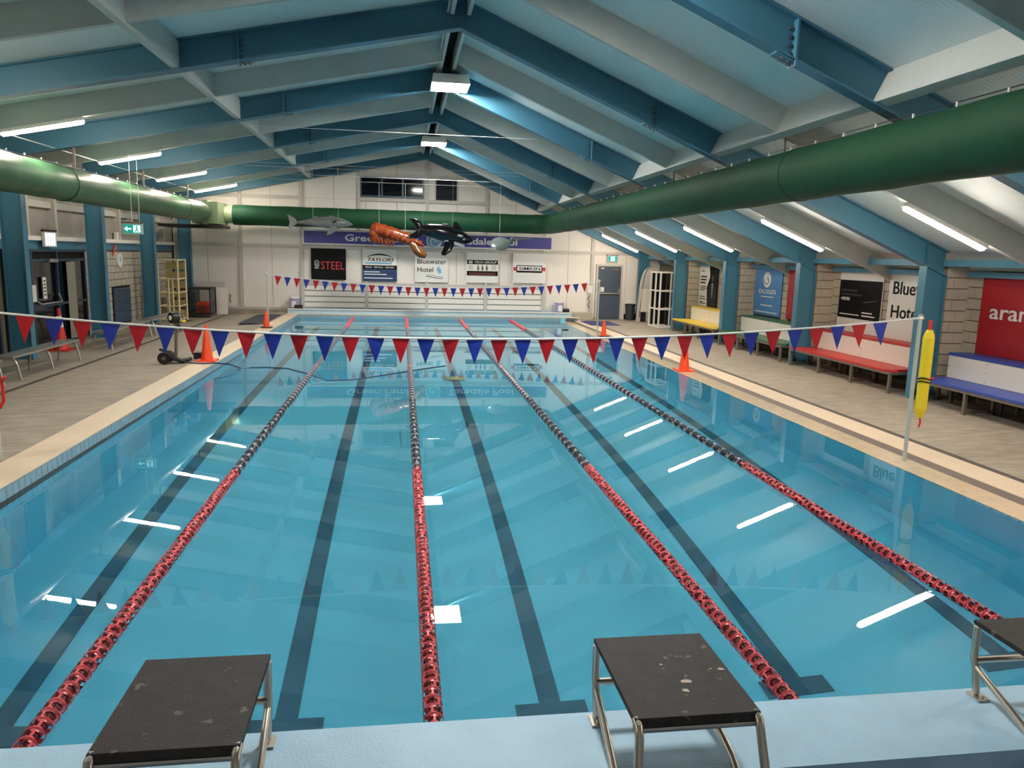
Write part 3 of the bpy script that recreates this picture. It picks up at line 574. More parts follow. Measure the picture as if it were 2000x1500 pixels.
# ------------------------------------------------------------------ aluminium benches
def alu_bench(y0, y1, x, label):
    t = thing('aluminium_bench', label, 'bench', (x, (y0+y1)/2, .04), 'aluminium benches along the glazed wall')
    for k in range(2): B().box(x-.17+k*.175, x-.005+k*.175, y0, y1, .44, .475).part('seat_plank', alu, t)
    for y in (y0+.12, (y0+y1)/2, y1-.12):
        B().tube([(x-.22, y, .035), (x-.17, y, .32), (x-.13, y, .40), (x-.06, y, .425), (x+.06, y, .425), (x+.13, y, .40), (x+.17, y, .32), (x+.22, y, .035)], .02, 8).part('leg_frame', alu, t, True)
alu_bench(11.0, 13.75, -6.86, 'silver aluminium bench cut by the picture edge'); alu_bench(14.1, 16.85, -6.86, 'silver aluminium bench before the red and white cone')
alu_bench(18.4, 21.45, -6.86, 'silver aluminium bench before the louvre vent'); alu_bench(21.6, 24.7, -6.86, 'silver aluminium bench farthest along, by the pipe rack')

# ------------------------------------------------------------------ bunting and poles
def pole(x, y, z0, z1, label, r=.024):
    t = thing('bunting_pole', label, 'pole', (x, y, z0), 'bunting poles')
    B().cyl((x, y, z0), (x, y, z1), r, n=12).part('post', mat('pole_paint', (186, 192, 188), .4), t, True); B().ell((x, y, z1), (r*1.3, r*1.3, r), 10, 6).part('cap', white_pl, t, True); B().tube([(x-.03, y, z1-.02), (x-.02, y, z1+.04), (x+.02, y, z1+.04), (x+.05, y, z1-.01)], .008, 6).part('hook', stain, t)
pole(6.28, 8.45, .012, 1.80, 'tall silver bunting pole holding a yellow rescue tube by the overflow edge'); pole(-4.22, 8.45, .147, 1.74, 'silver bunting pole on the coping at the picture edge')
pole(6.16, 23.45, .012, 1.72, 'thin silver bunting pole by the small cone near the exit door'); pole(-3.98, 23.45, .149, 1.74, 'thin silver bunting pole by the small cone on the coping')
def pennant_me(m):
    vs = []; n = 4
    return B().add([(-.098, 0, 0), (.098, 0, 0), (.05, -.002, -.14), (0, .001, -.285), (-.05, .002, -.14), (-.098, .003, 0), (.098, .003, 0), (.05, .001, -.14), (0, .004, -.285), (-.05, .005, -.14)],
                   [(0, 1, 2, 4), (4, 2, 3), (6, 5, 9, 7), (7, 9, 8), (0, 4, 9, 5), (4, 3, 8, 9), (3, 2, 7, 8), (2, 1, 6, 7), (1, 0, 5, 6)]).mesh('pennant', m)
PR, PB = pennant_me(red_fl), pennant_me(blue_fl)
def bunting(y, xa, za, xb, zb_, sag, x0, step, n, label, r):
    zf = lambda x: za+(zb_-za)*(x-xa)/(xb-xa)-sag*4*(x-xa)*(xb-x)/(xb-xa)**2
    t = thing('bunting', label, 'bunting', ((xa+xb)/2, y, zf((xa+xb)/2)-.3), 'pennant lines across the pool')
    B().tube([(xa+(xb-xa)*k/40, y, zf(xa+(xb-xa)*k/40)) for k in range(41)], r, 6).part('cord', cable_m, t)
    for i in range(n):
        x = x0+i*step; sl = (zf(x+.05)-zf(x-.05))/.1
        inst('pennant', (PR, PB)[i % 2], t, (x, y, zf(x)-.004), (random.uniform(-.06, .06), -math.atan(sl), random.uniform(-.12, .12)))
bunting(8.45, -4.20, 1.72, 6.26, 1.80, .27, -3.86, .2746, 36, 'red and blue pennant line crossing the near water', .0115)
bunting(23.45, -3.96, 1.70, 6.14, 1.69, .29, -3.66, .2746, 35, 'smaller looking red and blue pennant line before the gable wall', .010)

# ------------------------------------------------------------------ rescue tubes
def rescue(x, y, z, label):
    t = thing('rescue_tube', label, 'rescue tube', (x, y, z), 'yellow rescue tubes')
    prof = [(.03, 0), (.055, .06), (.07, .12), (.07, 1.0), (.055, 1.06), (.035, 1.10)]
    b = B().lathe([(r, h) for r, h in prof], (x, y, z), 8); b.part('foam', yel, t)
    for h in (.46, .50): B().tube([(x+.076*cos(a), y+.076*sin(a), z+h+.012*sin(a*2)) for a in [2*pi*k/12 for k in range(13)]], .008, 5).part('cord_wrap', black_m, t)
    B().box(x-.018, x+.018, y-.012, y+.012, z+1.08, z+1.22).part('red_strap', redcone, t); B().tube([(x, y, z+.03), (x+.01, y-.01, z-.06), (x, y, z-.12)], .012, 6).part('clip', redcone, t)
    B().tube([(x+.06, y+.06, z+.16), (x+.10, y+.07, z+.24), (x+.10, y+.07, z+.44), (x+.16, y+.04, z+.50), (x+.08, y+.05, z+.47)], .016, 6).part('red_line', redcone, t)
rescue(6.40, 8.42, .56, 'yellow rescue tube with red strap hanging on the pole by the blue bench'); rescue(-4.21, 8.33, .56, 'yellow rescue tube on the pole at the opposite picture edge')

# ------------------------------------------------------------------ cones
def cone(x, y, z, h, w, body, base, label, bands=False, group='orange cones at the pool edge', rot=0.):
    t = thing('traffic_cone', label, 'cone', (x, y, z), group)
    o = B().box(x-w, x+w, y-w, y+w, z, z+.028).part('base', base, t)
    prof = [(w*.66, .028), (w*.62, .05), (.030, h-.012), (.022, h)] if not bands else [(w*.66, .028), (w*.62, .05), (w*.62-(w*.62-.03)*.55, h*.55)]
    B().lathe(prof, (x, y, z), 24).part('body', body, t, True)
    if bands:
        r1 = w*.62-(w*.62-.03)*.55; B().lathe([(r1, h*.55), (.052, h*.82)], (x, y, z), 24).part('white_band', white_pl, t, True); B().lathe([(.052, h*.82), (.03, h)], (x, y, z), 24).part('tip', body, t, True)
cone(-3.95, 16.05, .149, .74, .19, orange, orange, 'orange traffic cone on the cream coping by the hose trolley'); cone(6.22, 15.95, .004, .70, .19, orange, orange, 'orange traffic cone on the gutter before the green bench')
cone(-3.97, 23.1, .149, .50, .15, orange, black_m, 'small orange cone with black base on the cream coping'); cone(6.26, 23.0, .004, .50, .15, orange, black_m, 'small orange cone with black base by the overflow gutter')
cone(-7.72, 18.45, .042, .95, .24, redcone, redcone, 'red and white banded cone before the glass doors', True, None)

# ------------------------------------------------------------------ lane ropes
def float_me(m_out, m_in):
    b = B(); n, R, L = 24, .054, .074; ax = [0, .007, .017, .055, .066, L]
    for i, a in enumerate(ax):
        for j in range(n):
            t = 2*pi*j/n; rr = R*(.93 if i in (0, 5) else 1.)*(1-.05*(i in (2, 3))); b.v.append((rr*cos(t), a, rr*sin(t)))
    for i in range(5):
        for j in range(n):
            q = j % 6
            hole = (i == 2 and q != 0) or (i in (1, 3) and q in (2, 3, 4))
            if not hole: b.f.append((i*n+j, i*n+(j+1) % n, (i+1)*n+(j+1) % n, (i+1)*n+j)); b.mi.append(0)
    b.tube([(0, .002, 0), (0, L-.002, 0)], .030, 10, m=1)
    for k in range(3):
        t = pi*k/3+.26; c, s_ = cos(t), sin(t); b.add([(-.05*c, .037, -.05*s_), (.05*c, .037, .05*s_), (.05*c, L, .05*s_), (-.05*c, L, -.05*s_)], [(0, 1, 2, 3)], 1)
    return b.mesh('float', [m_out, m_in])
FRD, FNV, FWH = float_me(redfl, redin), float_me(navy, black_m), float_me(whitefl, navy)
ROPES = [-1.80, .165, 2.14, 4.06]
LR = ['lane rope of red and navy floats beside the coping, leftmost of four', 'lane rope of red and navy floats running nearest the camera line, second of four', 'lane rope of red and navy floats between the second and the rightmost', 'lane rope of red and navy floats on the bench side, rightmost of four']
for rx, lb in zip(ROPES, LR):
    t = thing('lane_rope', lb, 'lane rope', (rx, Y0+.02, .0), 'lane ropes')
    B().tube([(rx, Y0+.001, .02), (rx, YF-.001, .02)], .008, 6).part('cable', black_m, t)
    y = Y0+.03; i = 0; far = [B(), B(), B()]
    while y < YF-.1:
        k = 0 if (y < 8.25 or y > 24.6 or abs(y-16.1) < .04) else (1, 2, 1)[i % 3]
        if y < 12.5:
            inst('float', (FRD, FNV, FWH)[k], t, (rx, y, .018), (0, random.uniform(0, 1.), 0))
        else:
            far[k].tube([(rx, y, .018), (rx, y+.012, .018), (rx, y+.06, .018), (rx, y+.074, .018)], [.046, .054, .054, .046], 10)
        y += .081; i += 1
    for b, m in zip(far, (redfl, navy, whitefl)): tag(b.part('float_string', m, t), kind='stuff')

# ------------------------------------------------------------------ starting blocks
def block(x, label):
    t = thing('starting_block', label, 'starting block', (x, 3.05, .145), 'starting blocks'); w = .275; zt = .55; y1, y0 = 3.40, 2.73
    b = B().prism([(y0-.012, zt-.05), (y0-.02, zt-.02), (y0, zt+.004), (y1, zt+.004), (y1+.012, zt-.008), (y1, zt-.022), (y0+.03, zt-.024), (y0+.01, zt-.06)], 'x', x-w, x+w); b.part('platform', grit, t)
    r = .0195
    for s_ in (-1, 1):
        X = x+s_*(w-.012)
        B().tube([(X, y1-.01, zt-.03), (X, y1-.012, .34), (X, y1-.03, .31), (X, y1-.06, .155)], r, 10).part('front_leg', stain, t, True)
        ft = B().box(X-.035, X+.035, y1-.12, y1-.03, .145, .157).part('foot_plate', stain, t); B().cyl((X, y1-.095, .157), (X, y1-.095, .175), .014, n=6).part('bolt', stain, ft)
        B().tube([(X, y0+.02, zt-.012), (X, y0-.015, zt-.02), (X, y0-.035, zt-.06), (X+s_*.06, y0-.26, -.27)], r, 10).part('rear_leg', stain, t, True)
        B().tube([(X, y1-.03, .30), (X+s_*.02, 2.97, .175), (X+s_*.05, 2.30, -.27)], r*.9, 10).part('brace', stain, t, True)
    B().cyl((x-w+.012, y1-.02, .33), (x+w-.012, y1-.02, .33), r*.9, n=10).part('cross_bar', stain, t, True)
    B().cyl((x-w, y0+.0, zt-.04), (x+w, y0+.0, zt-.04), r, n=10).part('rear_bar', stain, t, True)
block(-.885, 'black topped starting block at the left of the picture'); block(1.225, 'black topped starting block in the middle, with worn white patches'); block(3.33, 'black topped starting block cut by the right picture edge')
PT = bpy.data.objects['starting_block.001']
for px, py, s_ in ((1.27, 2.98, .028), (1.235, 2.91, .022), (1.47, 3.06, .018), (1.20, 3.13, .010), (1.42, 3.07, .008)):
    a = [random.uniform(.5, 1.2) for _ in range(7)]; B().prism([(px+s_*a[k]*cos(k*.9), py+s_*.7*a[k]*sin(k*.9)) for k in range(7)], 'z', .5535, .5556).part('worn_patch', mat('bare_patch', (206, 192, 178), .7), PT)

# ------------------------------------------------------------------ inflatables and wires
def hang(t, pts, ztop):
    for p in pts: B().tube([p, (p[0], p[1], ztop)], .0035, 4).part('string', cable_m, t)
grey_inf = mat('grey_vinyl', (122, 124, 122), .22, noise=(5, .2)); blk_inf = mat('black_vinyl', (16, 16, 18), .16); wht_inf = mat('white_vinyl', (226, 228, 230), .2)
lob_inf = mat('orange_vinyl', (136, 60, 26), .18, noise=(7, .45)); amb_inf = mat('amber_vinyl', (124, 76, 30), .2, noise=(8, .35)); clear_inf = mat('pale_grey_vinyl', (92, 102, 100), .2, noise=(6, .18))
WZ = 4.80
t = thing('inflatable_shark', 'grey inflatable shark hanging over the far water', 'inflatable', (-2.3, 22.4, 2.9), 'hanging inflatables'); Y = 22.4
b = B().tube([(-2.95, Y, 3.20), (-2.7, Y, 3.22), (-2.4, Y, 3.23), (-2.1, Y, 3.225), (-1.85, Y, 3.22), (-1.65, Y, 3.21), (-1.5, Y, 3.20), (-1.40, Y, 3.19)], [.03, .07, .125, .165, .165, .12, .06, .012], 16, ry=[.025, .06, .11, .14, .14, .11, .06, .012]); b.part('body', grey_inf, t, True)
def fin(poly, y0, y1, name, m, T): return B().prism(poly, 'y', y0, y1).part(name, m, T)
fin([(-2.93, 3.22), (-3.0, 3.32), (-3.20, 3.42), (-3.17, 3.34), (-3.14, 3.20), (-3.18, 3.04), (-3.10, 3.04), (-2.97, 3.15)], Y-.02, Y+.02, 'tail_fin', grey_inf, t)
fin([(-2.55, 3.30), (-2.47, 3.39), (-2.38, 3.38), (-2.27, 3.33), (-2.3, 3.28)], Y-.02, Y+.02, 'rear_fin', grey_inf, t); fin([(-2.12, 3.37), (-2.02, 3.425), (-1.88, 3.41), (-1.92, 3.37)], Y-.02, Y+.02, 'dorsal_fin', grey_inf, t)
fin([(-1.98, 3.12), (-2.08, 3.0), (-2.12, 2.86), (-2.0, 2.90), (-1.86, 3.0), (-1.82, 3.1)], Y-.16, Y-.12, 'side_fin', grey_inf, t)
B().ell((-1.9, Y-.135, 3.25), (.07, .02, .028), rot=Matrix.Rotation(-.5, 3, 'Y')).part('handle_patch', black_m, t, True); B().ell((-1.60, Y-.095, 3.19), (.014, .008, .014), 8, 5).part('eye', black_m, t)
hang(t, [(-2.5, Y, 3.33), (-1.8, Y, 3.37)], WZ)
t = thing('inflatable_orca', 'black and white inflatable orca hanging before the indigo sign', 'inflatable', (1.2, 23.3, 2.4), 'hanging inflatables'); Y = 23.3
b = B().tube([(.52, Y, 3.13), (.62, Y, 3.14), (.8, Y, 3.12), (1.1, Y, 3.08), (1.4, Y, 3.03), (1.65, Y, 2.96), (1.85, Y, 2.91), (2.0, Y, 2.87), (2.09, Y, 2.85)], [.11, .15, .20, .245, .26, .23, .17, .11, .035], 18, ry=[.08, .12, .17, .21, .22, .20, .17, .12, .05]); b.part('body', blk_inf, t, True)
B().tube([(.20, Y+.05, 3.44), (.34, Y, 3.40), (.47, Y, 3.30), (.53, Y, 3.18), (.50, Y, 3.04), (.38, Y, 2.96), (.24, Y, 2.92), (.13, Y-.05, 2.89)], [.015, .07, .11, .12, .11, .09, .06, .015], 12, ry=[.012, .05, .07, .08, .07, .06, .04, .012]).part('tail_fluke', blk_inf, t, True)
fin([(1.50, 3.18), (1.54, 3.38), (1.60, 3.40), (1.72, 3.28), (1.80, 3.12)], Y-.03, Y+.03, 'dorsal_fin', blk_inf, t)
B().tube([(1.42, Y-.10, 2.88), (1.40, Y-.18, 2.72), (1.33, Y-.22, 2.56), (1.22, Y-.24, 2.44), (1.16, Y-.25, 2.42)], [.04, .045, .04, .03, .015], 12, ry=[.12, .15, .13, .08, .03]).part('side_fin', blk_inf, t, True)
B().ell((1.70, Y-.175, 2.99), (.11, .03, .035), rot=Matrix.Rotation(.15, 3, 'Y')).part('eye_patch', wht_inf, t, True); e_ = B().ell((1.83, Y-.155, 2.89), (.05, .02, .035)).part('eye', wht_inf, t, True); B().ell((1.84, Y-.173, 2.89), (.02, .008, .018), 8, 5).part('pupil', black_m, e_)
B().ell((1.55, Y-.06, 2.76), (.34, .14, .06), rot=Matrix.Rotation(.25, 3, 'Y')).part('white_belly', wht_inf, t, True); B().box(1.2, 1.35, Y-.06, Y+.06, 3.31, 3.335).part('seam_patch', wht_inf, t)
hang(t, [(.6, Y, 3.25), (1.5, Y, 3.23)], WZ)
t = thing('inflatable_lobster', 'glossy orange inflatable lobster hanging behind the orca', 'inflatable', (-.2, 27.2, 2.4), 'hanging inflatables'); Y = 27.2
pts = [(-1.05, Y, 3.18), (-.92, Y, 3.2), (-.75, Y, 3.18), (-.58, Y, 3.14), (-.40, Y, 3.09), (-.22, Y, 3.04), (-.04, Y, 2.99), (.14, Y, 2.93), (.32, Y, 2.88), (.46, Y, 2.83)]
b = B().tube(pts, [.10, .22, .20, .23, .20, .23, .19, .22, .18, .08], 14, ry=[.1, .2, .18, .21, .18, .21, .17, .2, .16, .08]); b.part('body', lob_inf, t, True)
for k in range(6):
    x = -.98+k*.13; B().ell((x, Y-.06, 2.92-.05*k+.02*k*k*.3), (.055, .07, .16), 10, 6, rot=Matrix.Rotation(-.5+.1*k, 3, 'Y')).part('tail_lobe', lob_inf, t, True)
for k in range(3): B().ell((-.85+.24*k, Y, 3.40-.06*k), (.15, .1, .055), 10, 6, rot=Matrix.Rotation(.25, 3, 'Y')).part('back_ridge', lob_inf, t, True)
B().tube([(.30, Y-.05, 2.80), (.42, Y-.06, 2.66), (.52, Y-.06, 2.52), (.64, Y-.06, 2.42), (.78, Y-.06, 2.38), (.86, Y-.06, 2.42)], [.08, .13, .15, .15, .12, .03], 14).part('claw', amb_inf, t, True)
B().tube([(.40, Y+.15, 2.86), (.62, Y+.15, 2.78), (.75, Y+.15, 2.68)], [.05, .10, .03], 10).part('claw', lob_inf, t, True)
B().tube([(.42, Y-.2, 2.78), (.50, Y-.22, 2.62), (.60, Y-.22, 2.47)], .018, 6).part('feeler', white_pl, t)
B().ell((-.98, Y-.04, 3.06), (.17, .14, .34), 14, 8).part('tail_fan', lob_inf, t, True)
for k in range(5): B().ell((-.52+.18*k, Y-.16, 3.08-.05*k), (.07, .06, .15), 10, 6, rot=Matrix.Rotation(.3, 3, 'Y')).part('shell_plate', lob_inf, t, True)
hang(t, [(-.8, Y, 3.36), (.1, Y, 3.1)], WZ)
t = thing('inflatable_ray', 'pale grey inflatable stingray hanging before the end of the sign', 'inflatable', (3.3, 25.4, 2.6), 'hanging inflatables'); Y = 25.4
b = B().add([(2.68, Y, 2.76), (2.9, Y-.35, 2.58), (3.32, Y-.3, 2.42), (3.75, Y-.05, 2.80), (3.70, Y+.1, 3.02), (3.20, Y+.35, 3.18), (2.85, Y+.25, 3.0), (3.2, Y-.12, 2.90), (3.3, Y+.14, 2.74)],
            [(0, 1, 7), (1, 2, 7), (2, 3, 7), (3, 4, 7), (4, 5, 7), (5, 6, 7), (6, 0, 7), (1, 0, 8), (2, 1, 8), (3, 2, 8), (4, 3, 8), (5, 4, 8), (6, 5, 8), (0, 6, 8)])
o = b.part('body', clear_inf, t, True); md = o.modifiers.new('soft', 'SUBSURF'); md.levels = 1; md.render_levels = 1
B().tube([(3.55, Y, 2.92), (3.75, Y, 2.97), (4.0, Y, 3.0), (4.32, Y, 3.01)], [.07, .04, .025, .008], 10).part('tail', clear_inf, t, True); B().ell((3.62, Y-.02, 2.98), (.07, .05, .06), 10, 6).part('head_bump', clear_inf, t, True)
hang(t, [(3.2, Y, 2.98)], WZ)
for k, (y, z, xa, xb) in enumerate(((17.4, 5.02, -3.3, 3.0), (22.4, WZ, -4.5, 3.5), (23.3, WZ, -4.5, 3.5), (25.4, WZ, -4.5, 3.5), (27.2, WZ, -4.5, 3.5))):
    B().tube([(xa+(xb-xa)*q/10, y, z-.12*sin(pi*q/10)*.0) for q in range(11)], .004, 4).top('support_wire', cable_m, ('thin white wire stretched under the rafters before the larger flood light', 'thin wire carrying the grey shark', 'thin wire carrying the black orca', 'thin wire carrying the pale stingray', 'thin wire carrying the orange lobster')[k], 'wire', 'wires across the hall')

# ------------------------------------------------------------------ exit signs
def exit_sign(x, y, z, w, face, label, strings=None, arrow=True):
    t = thing('exit_sign', label, 'exit sign', (x, y, z), 'glowing exit signs'); h = w*.55
    if face == 'y':
        B().box(x-w/2, x+w/2, y, y+.05, z, z+h).part('casing', white_pl, t); B().box(x-w/2-.02, x+w/2+.02, y-.01, y+.06, z+h, z+h+.035).part('top_rail', galv, t)
        B().box(x-w/2+.02, x+w/2-.02, y-.006, y, z+.02, z+h-.02).part('green_face', exit_green, t)
        if arrow: B().prism([(x-w*.42, z+h*.5), (x-w*.25, z+h*.75), (x-w*.25, z+h*.57), (x-w*.05, z+h*.57), (x-w*.05, z+h*.43), (x-w*.25, z+h*.43), (x-w*.25, z+h*.25)], 'y', y-.009, y-.006).part('arrow', exit_white, t)
        xm = x+w*.22 if arrow else x; B().box(xm-w*.18, xm+w*.18, y-.008, y-.006, z+.04, z+h-.04).part('doorway', exit_white, t)
        b = B().ell((xm, y-.010, z+h*.72), (w*.045, .002, w*.045), 8, 5); b.prism([(xm-w*.03, z+h*.62), (xm+w*.06, z+h*.6), (xm+w*.02, z+h*.42), (xm+w*.12, z+h*.2), (xm+w*.08, z+h*.18), (xm-.0, z+h*.36), (xm-w*.1, z+h*.2), (xm-w*.13, z+h*.24), (xm-w*.04, z+h*.42)], 'y', y-.012, y-.009)
        b.part('running_figure', exit_green, t)
        if strings:
            for sx in (-.02, .36): B().tube([(x+sx*w, y+.02, z+h+.03), (x+sx*w, y+.02, strings)], .006, 5).part('rod', cable_m, t)
            B().tube([(x-w*.32, y, z+h+.05), (x-w*.2, y, z+h+.09), (x-.02, y, z+h+.08), (x+.02, y, z+h+.04)], .008, 5).part('cable', cable_m, t)
    else:
        B().box(x, x+.05, y-w/2, y+w/2, z, z+h).part('casing', white_pl, t); B().box(x-.005, x+.06, y-w/2-.02, y+w/2+.02, z+h, z+h+.05).part('top_rail', black_m, t)
        for k in range(4): B().box(x+.05, x+.056, y-w*.42+k*w*.22, y-w*.42+k*w*.22+w*.14, z+.03, z+h-.03).part('lit_panel', exit_white, t)
exit_sign(-6.22, 19.02, 2.70, .44, 'y', 'hanging green exit sign with arrow under the shiny duct', zb(-6.2)+.05); exit_sign(8.24, YB-.11, 2.30, .44, 'y', 'green exit sign above the slate door', None, False)
exit_sign(-8.18, 19.3, 2.36, .62, 'x', 'bright lit exit sign box above the glass doors', None)

# ------------------------------------------------------------------ small things, glazed side
t = thing('wall_clock', 'round white wall clock on the block wall above the louvre', 'clock', (XL+.01, 24.03, 1.80), None)
B().tube([(XL+.006, 24.03, 2.0), (XL+.05, 24.03, 2.0)], .21, 28).part('rim', white_pl, t, True); B().tube([(XL+.05, 24.03, 2.0), (XL+.054, 24.03, 2.0)], .18, 28).part('dial', txt_w, t)
B().tube([(XL+.056, 24.03, 2.0), (XL+.056, 24.03, 2.12)], .006, 5).part('minute_hand', txt_k, t); B().tube([(XL+.056, 24.03, 2.0), (XL+.056, 24.10, 2.0)], .007, 5).part('hour_hand', txt_k, t)
t = thing('louvre_vent', 'dark louvre vent low in the block wall below the clock', 'vent', (XL, 24.08, .15)); B().box(XL-.029, XL+.012, 23.36, 24.81, .15, 1.24).part('frame', dark_m, t)
for i in range(17): B().prism([(XL+.02, .19+i*.06), (XL+.05, .18+i*.06), (XL+.05, .19+i*.06), (XL+.02, .235+i*.06)], 'y', 23.40, 24.77).part('slat', mat('slate_slat', (74, 92, 112), .45), t)
B().tube([(XL+.05, 23.45, 2.12), (XL+.05, 23.60, 2.30), (XL+.05, 23.74, 2.44)], [.012, .03, .035], 6).top('pennant_roll', redcone, 'rolled red flag hooked on the block wall above the clock', 'flag')
B().tube([(XL+.06, 27.0, 2.1), (XL+.06, 27.1, 2.5), (XL+.06, 27.15, 2.7)], [.015, .03, .035], 6).top('pennant_roll', black_m, 'rolled black flag above the cream pipe rack', 'flag')
B().box(XL+.02, XL+.10, 23.72, 23.95, 2.605, 2.82).top('junction_box', white_pl, 'small white box on the wall ledge above the clock', 'box')
# pipe rack left
t = thing('pipe_rack', 'cream pipe rack of shelves beside the mesh cage trolley', 'rack', (-7.42, 26.3, .04))
for x in (-7.73, -7.12):
    for y in (25.72, 26.6): B().cyl((x, y, .04), (x, y, 2.05), .03, n=8).part('upright', pipe_c, t, True)
for z in (.12, .55, .98, 1.42, 2.02):
    for x in (-7.73, -7.12): B().cyl((x, 25.72, z), (x, 26.6, z), .024, n=8).part('side_rail', pipe_c, t, True)
    for y in (25.72, 26.6): B().cyl((-7.73, y, z), (-7.12, y, z), .024, n=8).part('cross_rail', pipe_c, t, True)
for i in range(6): B().box(-7.70, -7.15, 26.50, 26.56, .16+i*.31, .40+i*.31).part('board', mat('olive_board', (168, 150, 96), .7), t)
for k in (0, 1): B().cyl((-7.42+.13*k, 25.72, .04), (-7.42+.13*k, 25.72, 1.42), .026, n=8).part('upright', pipe_c, t, True)
# cage trolley
t = thing('cage_trolley', 'dark mesh cage trolley on castors holding orange gear', 'trolley', (-7.05, 27.95, .04)); x0, x1, y0, y1 = -7.55, -6.58, 27.55, 28.35
B().box(x0, x1, y0, y1, .12, .18).part('base', black_m, t); gm = mat('dark_grey_mesh', (56, 54, 54), .6)
for x in (x0+.02, x1-.02):
    for y in (y0+.02, y1-.02): B().box(x-.02, x+.02, y-.02, y+.02, .18, 1.04).part('corner_post', gm, t); B().cyl((x-.02, y, .075), (x+.02, y, .075), .036, n=12).part('castor', alu, t, True)
B().box(x0, x1, y0, y1, 1.0, 1.07).part('top_panel', gm, t)
for nm, fx in (('front', y0+.01), ('back', y1-.01)):
    for i in range(13): B().box(x0+.04+i*.073, x0+.05+i*.073, fx-.005, fx+.005, .18, 1.0).part('mesh_bar', gm, t)
    for i in range(10): B().box(x0+.02, x1-.02, fx-.005, fx+.005, .25+i*.078, .257+i*.078).part('mesh_bar', gm, t)
for fx in (x1-.01, x0+.01):
    for i in range(10): B().box(fx-.005, fx+.005, y0+.05+i*.078, y0+.06+i*.078, .18, 1.0).part('mesh_bar', gm, t)
    for i in range(10): B().box(fx-.005, fx+.005, y0+.02, y1-.02, .25+i*.078, .257+i*.078).part('mesh_bar', gm, t)
for k in range(3): B().box(-7.10, -6.75, 27.70, 28.15, .185+k*.13, .305+k*.13).top('swim_float', (mat('dark_orange_foam', (150, 48, 30), .6), mat('dark_orange_foam', (150, 48, 30), .6), orange)[k], ('dark orange foam float at the bottom of the cage', 'dark orange foam float in the middle of the cage pile', 'bright orange foam float on top in the cage')[k], 'float', 'foam floats in the cage')
for k, (x0, x1, z1, y, lb) in enumerate(((-7.44, -6.50, 1.22, 29.22, 'taller white board leaning on the gable wall behind another'), (-7.32, -6.33, 1.02, 29.06, 'white board leaning in front of a taller board by the cage'))):
    B().add([(x0, y-.12, .045), (x1, y-.12, .045), (x1, y+.06, z1), (x0, y+.06, z1), (x0, y-.09, .045), (x1, y-.09, .045), (x1, y+.09, z1), (x0, y+.09, z1)], [(0, 1, 2, 3), (7, 6, 5, 4), (0, 4, 5, 1), (1, 5, 6, 2), (2, 6, 7, 3), (3, 7, 4, 0)]).top('white_board', (trim_m, white_pt)[k], lb, 'board', 'white boards by the cage')
B().tube([(-6.35, YB-.03, .75), (-6.33, YB-.09, .70), (-6.36, YB-.10, .52), (-6.30, YB-.10, .45)], .018, 6).top('wall_tap', galv, 'small grey tap with hose tail on the gable wall', 'tap')
# hose trolley
t = thing('hose_trolley', 'black wheeled pool cleaner trolley with cable drum by the orange cone', 'trolley', (-4.5, 15.85, .10)); zd = .125
for dy in (-.16, .16):
    o = B().tube([(-4.68, 15.85+dy-.025, zd+.12), (-4.68, 15.85+dy+.025, zd+.12)], .12, 20).part('wheel', black_m, t, True); B().tube([(-4.68, 15.85+dy-.03, zd+.12), (-4.68, 15.85+dy+.03, zd+.12)], .04, 12).part('hub', galv, o, True)
B().tube([(-4.80, 15.85, zd+.28), (-4.62, 15.85, zd+.22), (-4.52, 15.85, zd+.09), (-4.36, 15.85, zd+.06), (-4.22, 15.85, zd+.09)], [.03, .035, .04, .05, .04], 8, ry=[.05, .1, .14, .14, .1]).part('deck', black_m, t, True)
B().tube([(-4.50, 15.85, zd+.08), (-4.48, 15.85, zd+.5), (-4.46, 15.85, zd+.86)], [.035, .03, .03], 8).part('post', galv, t, True)
B().tube([(-4.55, 15.80, 1.04), (-4.45, 15.90, 1.04)], .11, 18).part('cable_drum', black_m, t, True); B().tube([(-4.56, 15.79, 1.04), (-4.44, 15.91, 1.04)], .05, 14).part('drum_hub', white_pl, t, True)
B().tube([(-4.50, 15.85, .95), (-4.42, 15.85, .88), (-4.38, 15.85, .80)], .03, 8).part('bracket', black_m, t); B().tube([(-4.46, 15.85, .93), (-4.28, 15.85, .97), (-4.16, 15.85, 1.0)], .012, 6).part('handle', black_m, t)
B().ell((-4.32, 15.85, .97), (.05, .04, .03), 10, 6).part('yellow_knob', yel, t, True)
B().box(-4.28, -4.05, 16.3, 16.55, .15, .28).top('pump_box', black_m, 'small black box on the deck behind the orange cone', 'box')
B().tube([(-4.35, 15.70, .19), (-4.15, 15.62, .165), (-3.9, 15.6, .160), (-3.70, 15.66, .160), (-3.45, 15.75, .12), (-3.25, 15.85, .03), (-3.35, 15.8, -.02), (-3.1, 16.1, .004), (-2.8, 16.14, .006), (-2.37, 16.01, .006), (-1.9, 15.35, .006), (-1.4, 14.45, .006), (-.93, 14.6, .006), (-.46, 15.04, .006), (.48, 16.05, .006), (.94, 16.48, .004)], .013, 6).top('cleaner_cable', mat('navy_cable', (22, 40, 84), .45), 'dark blue cable trailing over the coping and floating on the water', 'cable')
B().lathe([(.22, 0), (.26, .05), (.20, .12), (.08, .15)], (1.15, 16.6, zfl(16.6)+.02), 16).top('pool_cleaner', mat('sand_plastic', (190, 186, 120), .5), 'pale round cleaner head resting on the pool bottom', 'pool cleaner', smooth=True)
# mats
B().box(-5.05, -4.25, 24.3, 27.9, .15, .156).top('floor_mat', mat('charcoal_mat', (62, 62, 70), .85), 'dark grey mat on the deck beside the small coping cone', 'mat')
B().box(6.78, 7.9, 26.7, 28.5, .020, .028).top('floor_mat', mat_rub, 'indigo mat on the deck before the slate door', 'mat')
